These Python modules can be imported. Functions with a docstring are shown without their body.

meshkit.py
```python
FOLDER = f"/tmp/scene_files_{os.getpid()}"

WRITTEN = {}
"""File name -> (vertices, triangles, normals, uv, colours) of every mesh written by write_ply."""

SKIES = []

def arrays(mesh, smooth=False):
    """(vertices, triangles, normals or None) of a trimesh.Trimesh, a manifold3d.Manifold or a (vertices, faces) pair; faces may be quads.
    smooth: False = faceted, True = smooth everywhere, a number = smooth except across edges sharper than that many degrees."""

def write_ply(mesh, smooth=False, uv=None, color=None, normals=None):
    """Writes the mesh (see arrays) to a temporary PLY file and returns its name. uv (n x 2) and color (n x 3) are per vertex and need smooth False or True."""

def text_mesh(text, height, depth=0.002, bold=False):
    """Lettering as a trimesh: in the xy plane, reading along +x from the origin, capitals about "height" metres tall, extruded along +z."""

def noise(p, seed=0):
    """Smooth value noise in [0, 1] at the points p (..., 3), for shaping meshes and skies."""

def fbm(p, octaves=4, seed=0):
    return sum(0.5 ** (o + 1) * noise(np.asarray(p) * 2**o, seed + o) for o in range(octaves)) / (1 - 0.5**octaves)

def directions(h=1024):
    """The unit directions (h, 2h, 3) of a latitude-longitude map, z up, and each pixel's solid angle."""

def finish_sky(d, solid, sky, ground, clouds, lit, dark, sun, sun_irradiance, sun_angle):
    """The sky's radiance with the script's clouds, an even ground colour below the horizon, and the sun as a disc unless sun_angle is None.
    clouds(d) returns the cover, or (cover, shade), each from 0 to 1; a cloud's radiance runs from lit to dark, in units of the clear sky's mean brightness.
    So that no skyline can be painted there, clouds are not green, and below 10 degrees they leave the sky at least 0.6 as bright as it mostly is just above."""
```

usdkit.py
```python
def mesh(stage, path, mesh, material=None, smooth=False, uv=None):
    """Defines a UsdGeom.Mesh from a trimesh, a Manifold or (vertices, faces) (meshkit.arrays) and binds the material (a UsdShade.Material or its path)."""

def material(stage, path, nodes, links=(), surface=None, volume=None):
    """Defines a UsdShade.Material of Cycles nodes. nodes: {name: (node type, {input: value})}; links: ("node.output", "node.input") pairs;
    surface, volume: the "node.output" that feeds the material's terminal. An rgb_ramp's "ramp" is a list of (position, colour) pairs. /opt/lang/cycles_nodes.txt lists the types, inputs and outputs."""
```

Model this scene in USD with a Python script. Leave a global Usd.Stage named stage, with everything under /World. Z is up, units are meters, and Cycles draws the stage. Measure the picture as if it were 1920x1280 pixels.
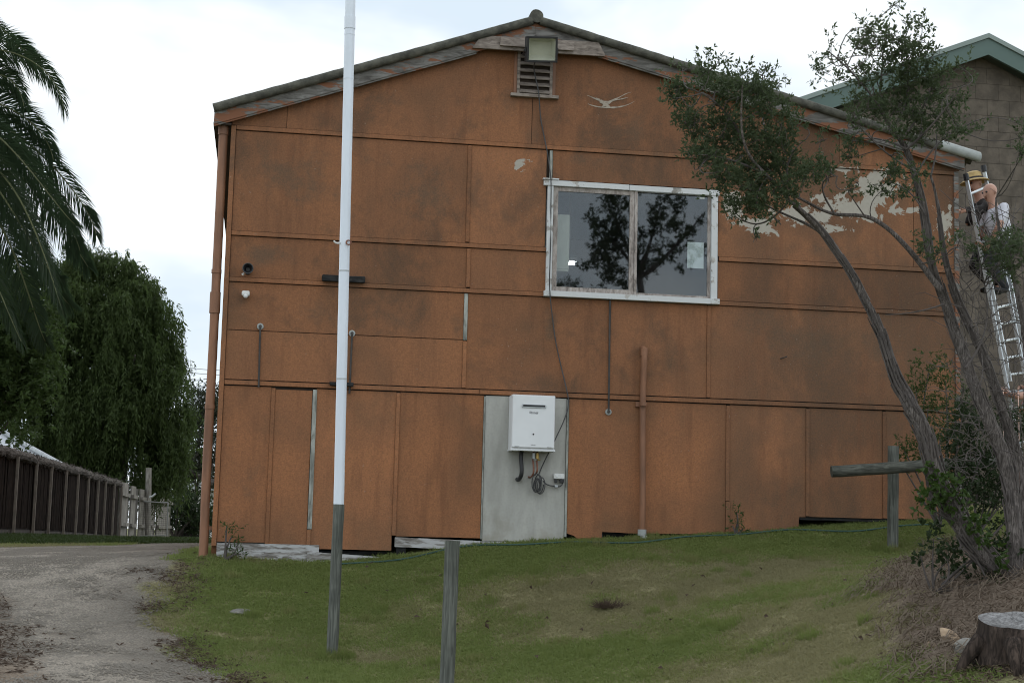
import math, numpy as np, trimesh, manifold3d as m3, usdkit, meshkit
from shapely.geometry import Polygon
from pxr import Usd, UsdGeom, UsdLux, UsdShade, Gf, Sdf, Vt

stage = Usd.Stage.CreateInMemory()
UsdGeom.SetStageUpAxis(stage, 'Z'); UsdGeom.SetStageMetersPerUnit(stage, 1.0)
WORLD = UsdGeom.Xform.Define(stage, '/World')
RNG = np.random.default_rng(7)

# ------------------------------------------------------------------ camera
F, YAW, PITCH, ROLL, CZ = 2950.0, 0.155299, 0.123820, 0.025039, 1.6     # focal length in pixels of a 1920 wide frame
fw = np.array([math.sin(YAW) * math.cos(PITCH), math.cos(YAW) * math.cos(PITCH), math.sin(PITCH)])
r0 = np.array([math.cos(YAW), -math.sin(YAW), 0]); u0 = np.cross(r0, fw)
rt = math.cos(ROLL) * r0 + math.sin(ROLL) * u0; up = -math.sin(ROLL) * r0 + math.cos(ROLL) * u0
ROT = np.array([rt, up, fw])
cam = UsdGeom.Camera.Define(stage, '/World/camera')
mt = np.eye(4); mt[0, :3], mt[1, :3], mt[2, :3], mt[3, :3] = rt, up, -fw, (0, 0, CZ)
cam.AddTransformOp().Set(Gf.Matrix4d(mt.tolist()))
cam.CreateHorizontalApertureAttr(36.0); cam.CreateVerticalApertureAttr(36.0 * 682 / 1024)
cam.CreateFocalLengthAttr(36.0 * F / 1920); cam.CreateClippingRangeAttr(Gf.Vec2f(0.1, 2000))
cam.CreateExposureAttr(0.0)

# ------------------------------------------------------------------ sky and sun (overcast)
SUN = np.array([0.45, 0.62, 0.72]); SUN /= np.linalg.norm(SUN)
SKY_STRENGTH, CLOUD = 0.1, 11.
dome = UsdLux.DomeLight.Define(stage, '/World/sky')
dome.GetPrim().SetCustomDataByKey('kind', 'structure')
sun = UsdLux.DistantLight.Define(stage, '/World/sun')
sun.CreateIntensityAttr(0.2); sun.CreateAngleAttr(40.0); sun.CreateNormalizeAttr(True); sun.CreateColorAttr(Gf.Vec3f(1, .96, .9))
zax = SUN; xax = np.cross([0, 0, 1], zax); xax /= np.linalg.norm(xax); yax = np.cross(zax, xax)
ms = np.eye(4); ms[0, :3], ms[1, :3], ms[2, :3] = xax, yax, zax
sun.AddTransformOp().Set(Gf.Matrix4d(ms.tolist()))


# ------------------------------------------------------------------ material builder
class Ref(str):
    pass


class Mat:
    def __init__(self):
        self.nodes, self.links = {}, []

    def n(self, kind, out, **inp):
        name = 'n%d' % len(self.nodes)
        const = {}
        for k, v in inp.items():
            if isinstance(v, Ref):
                self.links.append((str(v), f'{name}.{k}'))
            else:
                const[k] = v
        self.nodes[name] = (kind, const)
        return Ref(f'{name}.{out}')

    def pos(self): return self.n('geometry', 'position')
    def obj(self): return self.n('texture_coordinate', 'object')
    def rnd(self): return self.n('object_info', 'random')
    def island(self): return self.n('geometry', 'random_per_island')
    def scaled(self, v, s): return self.n('mapping', 'vector', vector=v, scale=s)
    def noise(self, v, scale, detail=4, rough=.55, dist=0): return self.n('noise_texture', 'fac', vector=v, scale=scale, detail=detail, roughness=rough, distortion=dist)
    def ramp(self, f, stops): return self.n('rgb_ramp', 'color', fac=f, ramp=stops)
    def step(self, f, a, b): return self.n('map_range', 'result', range_type='smoothstep', value=f, from_min=a, from_max=b, to_min=0., to_max=1., clamp=True)
    def math(self, op, a, b=0.): return self.n('math', 'value', math_type=op, value1=a, value2=b)
    def mix(self, f, a, b, t='mix'): return self.n('mix_color', 'result', blend_type=t, fac=f, a=a, b=b)
    def bump(self, h, strength=.5, dist=.01): return self.n('bump', 'normal', height=h, strength=strength, distance=dist)

    def done(self, name, color, rough=.6, normal=None, **more):
        inp = dict(base_color=color, roughness=rough, **more)
        if normal is not None:
            inp['normal'] = normal
        return self.out(name, self.n('principled_bsdf', 'BSDF', **inp))

    def out(self, name, s):
        return usdkit.material(stage, '/World/Looks/' + name, self.nodes, self.links, surface=str(s))


UsdGeom.Scope.Define(stage, '/World/Looks')
m = Mat()
d = m.n('texture_coordinate', 'generated')
sk = m.n('sky_texture', 'color', sky_type='single_scattering', sun_disc=False, sun_elevation=float(math.asin(SUN[2])), sun_rotation=float(math.atan2(SUN[0], SUN[1])), vector=d)
c1 = m.noise(m.scaled(d, (1, 1, 2.2)), 3.2, 5, .5, .3)
c2 = m.noise(m.scaled(d, (1, 1, 1.6)), 9., 4, .5)
f = m.step(m.math('add', m.math('multiply', c1, .75), m.math('multiply', c2, .25)), 0.40, 0.58)
cl = m.mix(f, (CLOUD * .70, CLOUD * .81, CLOUD * .91), (CLOUD * 1.02, CLOUD * 1.06, CLOUD * 1.08))
allc = m.mix(.94, sk, cl)
b = m.n('background_shader', 'background', color=allc, strength=SKY_STRENGTH)
UsdShade.MaterialBindingAPI.Apply(dome.GetPrim()).Bind(m.out('sky', b))


def plain(name, col, rough=.6, var=.25, scale=6., bump=0., stretch=(1, 1, 1), **more):
    m = Mat()
    p = m.scaled(m.pos(), stretch)
    nz = m.noise(p, scale, 5, .6)
    c = m.mix(m.step(nz, .3, .72), tuple(x * (1 - var) for x in col), tuple(min(1, x * (1 + var)) for x in col))
    nrm = m.bump(m.noise(p, scale * 6, 3), bump, .01) if bump else None
    return m.done(name, c, rough, nrm, **more)


# ------------------------------------------------------------------ stage helpers
used, origin = {}, {}


def numbered(parent, name):
    k = used.get((parent, name), 0); used[(parent, name)] = k + 1
    return f'{parent}/{name}' if k == 0 else f'{parent}/{name}_{k:03d}'


def tags(prim, label=None, cat=None, group=None, kind=None):
    for k, v in (('label', label), ('category', cat), ('group', group), ('kind', kind)):
        if v: prim.SetCustomDataByKey(k, v)


def thing(name, label=None, cat=None, loc=(0, 0, 0), group=None, kind=None):
    path = numbered('/World', name)
    x = UsdGeom.Xform.Define(stage, path)
    loc = np.asarray(loc, float); x.AddTranslateOp().Set(Gf.Vec3d(*map(float, loc)))
    origin[path] = loc
    tags(x.GetPrim(), label, cat, group, kind)
    return path


def obj(name, mesh, mat, parent='/World', label=None, cat=None, group=None, kind=None, smooth=False):
    path = numbered(parent, name)
    o = origin.get(parent, np.zeros(3)); origin[path] = o
    if isinstance(mesh, (list, tuple)) and len(mesh) and isinstance(mesh[0], trimesh.Trimesh):
        mesh = trimesh.util.concatenate(list(mesh))
    if isinstance(mesh, trimesh.Trimesh):
        mesh = (mesh.vertices - o, mesh.faces)
    elif hasattr(mesh, 'to_mesh'):
        q = mesh.to_mesh(); mesh = (q.vert_properties[:, :3] - o, q.tri_verts)
    else:
        mesh = (np.asarray(mesh[0]) - o, mesh[1])
    g = usdkit.mesh(stage, path, mesh, mat, smooth=smooth)
    tags(g.GetPrim(), label, cat, group, kind)
    return path


def ray(px, py):
    return ROT.T @ np.array([(px - 960) / F, (640 - py) / F, 1.0])


def P(px, py, Y):
    """The point of the plane y = Y that the photograph shows at a pixel."""
    d = ray(px, py)
    return d * (Y / d[1]) + [0, 0, CZ]


def pix(p):
    q = (np.asarray(p) - [0, 0, CZ]) @ ROT.T
    return np.stack([960 + F * q[..., 0] / q[..., 2], 640 - F * q[..., 1] / q[..., 2]], -1)


# ------------------------------------------------------------------ mesh helpers
def box(x0, x1, y0, y1, z0, z1):
    b = trimesh.creation.box([x1 - x0, y1 - y0, z1 - z0]); b.apply_translation([(x0 + x1) / 2, (y0 + y1) / 2, (z0 + z1) / 2])
    return b


def rbox(x0, x1, y0, y1, z0, z1, r):
    s = [m3.Manifold.sphere(r, 16).translate([x, y, z]) for x in (x0 + r, x1 - r) for y in (y0 + r, y1 - r) for z in (z0 + r, z1 - r)]
    q = m3.Manifold.batch_hull(s).to_mesh()
    return trimesh.Trimesh(q.vert_properties[:, :3], q.tri_verts)


def cbox(x0, x1, y0, y1, z0, z1, c=.003):
    """A box with its long edges chamfered (hull of three boxes)."""
    pts = []
    for (a, b_, d_) in ((c, c, 0), (c, 0, c), (0, c, c)):
        pts += [(x, y, z) for x in (x0 + a, x1 - a) for y in (y0 + b_, y1 - b_) for z in (z0 + d_, z1 - d_)]
    return trimesh.convex.convex_hull(np.array(pts))


def prism(poly, y0, y1):
    """Extrudes an (x, z) polygon from y0 to y1."""
    g = trimesh.creation.extrude_polygon(Polygon(poly), y1 - y0, engine='earcut')
    v = g.vertices.copy(); g.vertices = np.stack([v[:, 0], y1 - v[:, 2], v[:, 1]], 1)
    if g.volume < 0: g.invert()
    return g


def tube(pts, rad, n=8, cap=True, rough=0., seed=0):
    pts = np.asarray(pts, float); k = len(pts); rad = np.broadcast_to(np.asarray(rad, float), (k,))
    t = np.gradient(pts, axis=0); t /= np.linalg.norm(t, axis=1, keepdims=True) + 1e-12
    a = np.array([0, 0, 1.]) if abs(t[0, 2]) < .9 else np.array([1., 0, 0])
    u = np.cross(t[0], a); u /= np.linalg.norm(u); U = []
    for i in range(k):
        u = u - t[i] * (u @ t[i]); u /= np.linalg.norm(u); U.append(u)
    U = np.array(U); Vv = np.cross(t, U)
    th = np.arange(n) / n * 2 * np.pi
    ring = np.cos(th)[None, :, None] * U[:, None] + np.sin(th)[None, :, None] * Vv[:, None]
    rr = rad[:, None, None] * np.ones((k, n, 1))
    if rough:
        q = pts[:, None] + ring * rad[:, None, None]
        rr = rr * (1 + rough * (meshkit.fbm(q * [14, 14, 5], 3, seed) - .5) * 2)[..., None]
    v = (pts[:, None] + ring * rr).reshape(-1, 3)
    i, j = np.meshgrid(np.arange(k - 1), np.arange(n), indexing='ij'); j2 = (j + 1) % n
    f = np.concatenate([np.stack([i * n + j, i * n + j2, (i + 1) * n + j2], -1).reshape(-1, 3), np.stack([i * n + j, (i + 1) * n + j2, (i + 1) * n + j], -1).reshape(-1, 3)])
    if cap:
        v = np.vstack([v, pts[0], pts[-1]]); a0, a1 = k * n, k * n + 1
        jj = np.arange(n); j2 = (jj + 1) % n
        f = np.vstack([f, np.stack([np.full(n, a0), j2, jj], 1), np.stack([np.full(n, a1), (k - 1) * n + jj, (k - 1) * n + j2], 1)])
    return trimesh.Trimesh(v, f, process=False)


def smooth_path(ctrl, n=24):
    from scipy.interpolate import CubicSpline
    ctrl = np.asarray(ctrl, float); s = np.r_[0, np.cumsum(np.linalg.norm(np.diff(ctrl[:, :3], axis=0), axis=1))]
    return CubicSpline(s, ctrl)(np.linspace(0, s[-1], n))


def cyl(p0, p1, r, n=20):
    return tube([p0, p1], r, n)


def unit(v): return v / (np.linalg.norm(v, axis=-1, keepdims=True) + 1e-9)


def leaves(c, d, length, width, rng, fold=.25):
    """Folded leaf blades (two triangles each) from base c along d."""
    n = len(c); d = unit(d)
    side = unit(np.cross(d, unit(rng.normal(size=(n, 3)) + [0, 0, .6]))); nrm = np.cross(side, d)
    L = np.broadcast_to(length, (n,))[:, None]; Wd = np.broadcast_to(width, (n,))[:, None]
    mid = c + d * L * .5 + nrm * Wd * fold
    v = np.stack([c, mid + side * Wd / 2, c + d * L, mid - side * Wd / 2], 1).reshape(-1, 3)
    k = np.arange(n)[:, None] * 4
    f = np.concatenate([k + [0, 1, 2], k + [0, 2, 3]])
    return v, f


def join(parts):
    vs, fs, n = [], [], 0
    for v, f in parts:
        vs.append(v); fs.append(np.asarray(f) + n); n += len(v)
    return np.vstack(vs), np.vstack(fs)


def sprigs(c, rng, n_leaf, sprig, L, Wd, upward=.6, spread=1.):
    """n_leaf leaves round each short twig starting at the points c."""
    n = len(c)
    ax = unit(rng.normal(size=(n, 3)) * spread + [0, 0, upward])
    t = rng.random((n, n_leaf)); lv = sprig * (.6 + .8 * rng.random((n, 1)))
    base = c[:, None] + ax[:, None] * (t * lv)[..., None]
    out = unit(rng.normal(size=(n, n_leaf, 3)))
    dirs = unit(ax[:, None] * .8 + out)
    N = n * n_leaf
    return leaves(base.reshape(-1, 3), dirs.reshape(-1, 3), L * (.5 + .9 * rng.random(N)), Wd * (.55 + .8 * rng.random(N)), rng)


# ------------------------------------------------------------------ materials
def paint_material():
    m = Mat(); p = m.pos()
    big = m.noise(m.scaled(p, (1, 1, .8)), 1.35, 5, .6, .4)
    fine = m.noise(p, 26., 5, .65)
    vert = m.noise(m.scaled(p, (5., 5., .55)), 2.2, 4, .55)
    col = m.ramp(big, [(.30, (.180, .090, .046)), (.47, (.258, .113, .053)), (.62, (.310, .131, .058)), (.8, (.352, .150, .064))])
    z = m.n('separate_xyz', 'z', vector=p)
    upper = m.step(z, 3.0, 3.25)                                     # the boards above the lower rail carry more black mould
    mould_shade = m.math('multiply', m.step(m.noise(m.scaled(p, (1.15, 1, .9)), 1.25, 9, .72, .3), .43, .66), m.math('add', m.math('multiply', upper, .58), .14))
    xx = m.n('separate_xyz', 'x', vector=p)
    shade_grime = m.math('multiply', m.step(xx, 4.3, 5.6), m.step(m.noise(m.scaled(p, (1, 1, .6)), 1.1, 6, .65), .30, .62))  # right part darker: the trees' shade painted in together with grime
    mould_shade = m.math('maximum', m.math('maximum', mould_shade, m.math('multiply', upper, .16)), m.math('multiply', shade_grime, .8))
    col = m.mix(mould_shade, col, (.085, .055, .035))
    col = m.mix(m.math('multiply', m.step(vert, .5, .75), .46), col, (.14, .06, .03))
    col = m.mix(m.math('multiply', m.step(fine, .35, .75), .45), col, (.16, .075, .034))
    spk = m.step(m.noise(p, 95., 3, .7), .62, .74)
    col = m.mix(m.math('multiply', spk, .5), col, (.10, .07, .05))
    tone = m.n('map_range', 'result', value=m.rnd(), from_min=0., from_max=1., to_min=.82, to_max=1.12)
    col = m.n('mix_color', 'result', blend_type='multiply', fac=1., a=col, b=m.n('combine_color', 'color', color_type='rgb', r=tone, g=tone, b=tone))
    st = None
    for (px, py, rx, ry, s) in STAIN:
        c = P(px, py, D); c[1] = D; k = F / D / 1.02
        q = m.n('vector_math', 'vector', math_type='subtract', vector1=p, vector2=tuple(c))
        q = m.n('vector_math', 'vector', math_type='multiply', vector1=q, vector2=(k / rx, .2, k / ry))
        l = m.n('vector_math', 'value', math_type='length', vector1=q)
        v = m.math('multiply', m.n('math', 'value', math_type='subtract', value1=1., value2=l, use_clamp=True), s)
        st = v if st is None else m.math('maximum', st, v)
    st = m.math('multiply', m.step(m.math('add', st, m.math('multiply', m.math('subtract', m.noise(p, 3.4, 10, .8), .5), 2.4)), .22, .95), .66)
    col = m.mix(st, col, (.098, .067, .043))
    # flaked paint: irregular patches of the pale undercoat
    acc = None
    for (px, py, rx, ry, s) in PEEL:
        c = P(px, py, D); c[1] = D
        k = F / D / 1.02
        q = m.n('vector_math', 'vector', math_type='subtract', vector1=p, vector2=tuple(c))
        q = m.n('vector_math', 'vector', math_type='multiply', vector1=q, vector2=(k / rx, .2, k / ry))
        l = m.n('vector_math', 'value', math_type='length', vector1=q)
        v = m.math('multiply', m.n('math', 'value', math_type='subtract', value1=1., value2=l, use_clamp=True), s)
        acc = v if acc is None else m.math('maximum', acc, v)
    flake = m.noise(p, 5.5, 7, .68, .6)
    mask = m.step(m.math('add', m.math('multiply', acc, .9), m.math('multiply', m.math('subtract', flake, .5), 3.2)), .40, .44)
    mask = m.math('multiply', mask, m.step(acc, .02, .08))
    grain = m.noise(p, 60., 4, .75)
    specks = m.math('multiply', m.step(m.noise(p, 34., 4, .7), .64, .68), m.step(m.noise(p, 1.6, 3), .48, .62))
    mask = m.math('maximum', mask, m.math('multiply', specks, .42))
    col = m.mix(1., col, m.ramp(grain, [(.3, (.72, .72, .74)), (.5, (1, 1, 1)), (.7, (1.26, 1.22, 1.18))]), 'multiply')
    col = m.mix(mask, col, m.mix(fine, (.31, .28, .235), (.41, .38, .325)))
    h = m.math('add', m.math('multiply', fine, .5), m.math('multiply', mask, -1.8))
    return m.done('orange_paint', col, .72, m.bump(h, .35, .004), specular_ior_level=.25)


D = 16.5                                                              # the shed's front wall stands in the plane y = D
STAIN = [(545, 330, 130, 90, .9), (800, 360, 100, 100, .8), (500, 480, 80, 36, .9), (700, 300, 70, 50, .5), (965, 500, 70, 40, .5), (740, 600, 140, 60, .55), (1032, 610, 24, 70, .9), (1500, 640, 170, 80, .8), (1420, 600, 100, 70, .6), (1650, 660, 140, 80, .7), (600, 590, 80, 50, .6),
         (1120, 300, 120, 26, .7), (960, 180, 60, 60, .6), (1180, 240, 90, 60, .6), (740, 190, 80, 40, .6), (1560, 470, 160, 30, .6), (860, 620, 30, 80, .5), (470, 900, 30, 120, .35), (1000, 240, 40, 50, .5)]
PEEL = [(1640, 352, 80, 56, 1.1), (1600, 392, 110, 38, 1.05), (1500, 402, 100, 30, 1.), (1420, 425, 55, 34, .95), (1570, 428, 48, 12, .9), (1768, 415, 32, 46, 1.), (1375, 385, 34, 40, .9),
        (1700, 396, 60, 12, .85), (1780, 400, 14, 60, .8), (975, 312, 40, 24, .55), (1580, 316, 34, 12, .9), (1650, 380, 40, 50, .9)]


def wood_material(name, col, col2, streak=(16, 16, 1.2), rough=.85, paint=None):
    m = Mat(); p = m.pos()
    g = m.noise(m.scaled(p, streak), 3., 6, .65, .6)
    c = m.ramp(g, [(.3, tuple(x * .45 for x in col)), (.45, col), (.62, col2), (.8, tuple(x * 1.15 for x in col2))])
    blot = m.noise(p, 3.2, 4)
    c = m.mix(m.math('multiply', m.step(blot, .45, .7), .45), c, tuple(x * .5 for x in col))
    if paint:
        f = m.step(m.noise(m.scaled(p, paint[2]), paint[1], 6, .65), paint[3], paint[3] + .05)
        c = m.mix(f, c, paint[0])
    return m.done(name, c, rough, m.bump(g, .6, .006), specular_ior_level=.2)


def leaf_material(name, lo, hi, trans=.3, rough=.55, extra=None, share=.13):
    m = Mat(); r = m.island()
    c = m.ramp(r, [(0, lo), (.6, tuple((a + b_) / 2 for a, b_ in zip(lo, hi))), (1, hi)] if extra is None else [(0, lo), (max(.05, 1 - share - .12), hi), (1 - share, extra), (1, tuple(x * .7 for x in extra))])
    a = m.n('principled_bsdf', 'BSDF', base_color=c, roughness=rough, specular_ior_level=.3)
    t = m.n('translucent_bsdf', 'BSDF', color=c)
    return m.out(name, m.n('mix_closure', 'closure', fac=trans, closure1=a, closure2=t))


M = {}
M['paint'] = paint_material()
M['pipe_paint'] = plain('orange_pipe_paint', (.20, .092, .048), .6, .3, 3., .1, (3, 3, .6))
M['grey_sheet'] = None
mm = Mat(); p_ = mm.pos()
g1 = mm.noise(mm.scaled(p_, (4, 4, .9)), 1.6, 5, .6, .3); g2 = mm.noise(p_, 40., 4, .6); g3 = mm.noise(p_, 2.3, 5, .6)
cc = mm.ramp(g1, [(.3, (.29, .285, .26)), (.55, (.38, .375, .345)), (.75, (.45, .44, .405))])
zz = mm.n('separate_xyz', 'z', vector=p_)
low = mm.math('multiply', mm.n('map_range', 'result', range_type='smoothstep', value=zz, from_min=1.5, from_max=2.2, to_min=1., to_max=0., clamp=True), mm.step(g3, .45, .65))
cc = mm.mix(mm.math('multiply', low, .5), cc, (.2, .175, .12))
cc = mm.mix(mm.math('multiply', mm.step(g2, .4, .8), .3), cc, (.26, .25, .225))
M['grey_sheet'] = mm.done('bare_cement_sheet', cc, .85, mm.bump(g2, .2, .003))
M['barge'] = wood_material('weathered_barge_timber', (.13, .122, .112), (.22, .212, .20), (1.6, 1.6, 9), .85, paint=((.21, .095, .055), 4.5, (.6, .6, 2.2), .50))
M['pale_board'] = wood_material('pale_faded_board', (.21, .175, .15), (.31, .265, .23), (2.5, 2.5, 10))
M['plinth'] = wood_material('flaking_white_board', (.17, .155, .14), (.34, .33, .32), (2, 2, 16), .85, paint=((.40, .40, .40), 9., (.35, .35, 2.2), .50))
M['window_paint'] = wood_material('flaking_white_window_paint', (.34, .32, .29), (.48, .46, .43), (6, 6, 6), .6, paint=((.55, .56, .56), 9., (.6, .6, .6), .40))
M['window_wood'] = wood_material('bare_window_timber', (.30, .26, .235), (.44, .40, .37), (8, 8, 3))
M['bare_batten'] = wood_material('bare_grey_batten', (.22, .225, .20), (.38, .39, .355), (6, 6, 1.5))
M['dark_timber'] = wood_material('tarred_dark_timber', (.018, .018, .018), (.04, .04, .04), (3, 3, 14))
M['post'] = wood_material('grey_weathered_pine', (.085, .09, .078), (.165, .172, .15), (22, 22, .9))
M['rail'] = wood_material('grey_weathered_rail', (.07, .072, .06), (.13, .132, .112), (1.2, 18, 18))
M['backing'] = plain('dark_wall_frame', (.03, .02, .014), .9, .3)
M['room'] = plain('dim_room_lining', (.16, .16, .16), .8, .1, 1.)
M['cupboard'] = plain('cream_cupboard', (.55, .56, .48), .5, .05)
M['roofing'] = plain('mossy_cement_roofing', (.075, .073, .058), .9, .5, 9., .6)
M['roll_pale'] = plain('pale_cement_roll', (.34, .36, .35), .8, .15, 9., .3)
M['white_pvc'] = plain('white_plastic_pipe', (.67, .72, .79), .4, .05, 2., 0, (2, 2, .5))
M['white_enamel'] = plain('white_enamel', (.66, .67, .68), .35, .03, 3.)
M['white_plastic'] = plain('white_plastic', (.62, .62, .60), .4, .06)
M['black'] = plain('black_plastic', (.012, .012, .013), .45, .2)
M['rubber'] = plain('grey_rubber_cable', (.05, .05, .052), .6, .2)
M['dark_metal'] = plain('dark_steel', (.045, .04, .037), .5, .3, metallic=.3)
M['copper'] = plain('dull_copper', (.20, .09, .06), .5, .3, 20., metallic=.6)
M['brass'] = plain('brass', (.40, .28, .10), .4, .2, 20., metallic=.8)
M['galv'] = plain('galvanised_steel', (.42, .44, .45), .45, .15, 8., metallic=.6)
M['alu'] = plain('brushed_aluminium', (.62, .66, .68), .38, .12, 6., metallic=.7)
M['pipe_grey'] = plain('dull_grey_pipe', (.22, .22, .215), .6, .15)
M['reflector'] = plain('lamp_reflector', (.50, .49, .42), .4, .06)
M['text'] = plain('grey_print', (.10, .10, .11), .5, 0.)
M['hose'] = plain('green_garden_hose', (.016, .055, .042), .5, .2)
M['paper'] = plain('white_paper', (.84, .87, .87), .8, .05, 9.)
M['scrape'] = plain('scraped_bare_cement', (.33, .285, .23), .9, .2, 20.)
mg = Mat()
fr = mg.n('fresnel', 'fac', IOR=1.62)
M['glass'] = mg.out('window_glass', mg.n('mix_closure', 'closure', fac=mg.math('multiply', fr, 1.15), closure1=mg.n('transparent_bsdf', 'BSDF', color=(.97, .99, .98)), closure2=mg.n('glossy_bsdf', 'BSDF', color=(.9, .95, 1.), roughness=0.02)))
ml = Mat()
M['lens'] = ml.out('lamp_lens', ml.n('mix_closure', 'closure', fac=.05, closure1=ml.n('transparent_bsdf', 'BSDF', color=(.96, .97, .95)), closure2=ml.n('glossy_bsdf', 'BSDF', color=(.9, .95, 1.), roughness=.02)))
ml = Mat()
M['lamp_tube'] = ml.out('lit_fluorescent_tube', ml.n('emission', 'emission', color=(.9, .95, 1.), strength=45.))

# ------------------------------------------------------------------ terrain
from scipy.interpolate import RBFInterpolator
CP = np.array([(-.5, 16.5, 1.335), (.85, 16.5, 1.325), (2.3, 16.5, 1.525), (4, 16.5, 1.64), (5.8, 16.5, 1.78), (7, 16.5, 1.885), (9, 17, 2.0), (.64, 13.3, .588), (1.37, 11.3, .42), (6.355, 15.3, 1.575),
               (5.24, 10.55, 1.43), (6.6, 12.6, 1.56), (3.94, 8., 1.01), (6.2, 9, 1.35), (9, 12, 1.75), (3.2, 13, .93), (3.0, 11, .60), (2.2, 9, .38), (-3.1, 20, 1.30), (-.8, 18, 1.37), (-.6, 11, .575), (-2.6, 11, .575), (-1.4, 15, .99),
               (-3.6, 15, .98), (-6, 11, .6), (0, 0, 0), (-6, 0, 0), (6, 0, .1), (4, 5, .45), (0, 6, .22), (-4.2, 27, 1.40), (-3.5, 40, 1.27), (-1, 40, 1.25), (-1.8, 28, 1.36), (-8, 30, 1.4), (-12, 16, .9), (3, 24, 1.6),
               (11, 24, 2.3), (9, 30, 2.2), (14, 14, 2.2), (15, 2, .8), (-10, 45, 1.3), (2, 50, 1.3)])
RBF = RBFInterpolator(CP[:, :2], CP[:, 2], kernel='thin_plate_spline', smoothing=1e-4)


def gz(x, y):
    """Height of the ground."""
    x, y = np.broadcast_arrays(np.asarray(x, float), np.asarray(y, float))
    q = np.stack([np.clip(x, -14, 16), np.clip(y, -3, 52)], -1).reshape(-1, 2)
    return RBF(q).reshape(x.shape)


def G(px, py, lo=6., hi=60.):
    """Where the line of sight through a pixel of the photograph meets the ground."""
    d = ray(px, py); d = d / d[1]
    ys = np.linspace(lo, hi, 500); pts = np.outer(ys, d) + [0, 0, CZ]
    below = np.nonzero(pts[:, 2] < gz(pts[:, 0], pts[:, 1]))[0]
    return pts[below[0]] if len(below) else pts[-1]


def poly(px): return np.array([G(*q)[:2] for q in px])


import shapely
from scipy.spatial import cKDTree


def inside(path, x, y, soft):
    """Signed distance to a polygon, positive inside, with a ragged edge."""
    q = np.stack([np.ravel(x), np.ravel(y)], 1)
    seg = np.vstack([np.linspace(path[i], path[(i + 1) % len(path)], 40, endpoint=False) for i in range(len(path))])
    dist = cKDTree(seg).query(q)[0] * np.where(shapely.contains_xy(Polygon(path).buffer(0), q[:, 0], q[:, 1]), 1, -1)
    wob = (meshkit.fbm(np.c_[q * 1.7, q[:, :1] * 0], 4, 3) - .5) * soft * 2.2
    return (dist + wob).reshape(np.shape(x))


def axis(a, b, fine, lo, hi):
    out = [np.arange(a, b + fine / 2, fine)]
    s, x = fine, b; t = []
    while x < hi: s *= 1.25; x += s; t.append(x)
    out.append(np.array(t)); s, x = fine, a; t = []
    while x > lo: s *= 1.25; x -= s; t.append(x)
    return np.concatenate([np.array(t[::-1])] + out)


DRIVE = np.vstack([poly([(345, 1034), (318, 1060), (288, 1100), (268, 1140), (285, 1180), (330, 1225), (425, 1279)]), [[.35, 8.], [.6, 2.], [.8, -4], [-3.4, -4], [-3.1, 4]], poly([(-150, 1279), (-120, 1180), (-90, 1100)]),
                   [[-4.6, 17.], [-4.4, 20.3], [-3.2, 20.9], [-1.8, 21.3], [-1.2, 23.5], [-.75, 20.]]])
LITTER = np.vstack([poly([(365, 1042), (300, 1080), (262, 1140), (290, 1205), (360, 1270)]), [[.45, 9], [.75, 9.]], poly([(470, 1279), (400, 1235), (340, 1180), (312, 1120), (330, 1080), (372, 1056)])])
MULCH = poly([(1700, 1055), (1640, 1110), (1680, 1155), (1720, 1180), (1700, 1215), (1745, 1279), (2100, 1279), (2100, 1040), (1850, 1010), (1760, 1020)])
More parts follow.
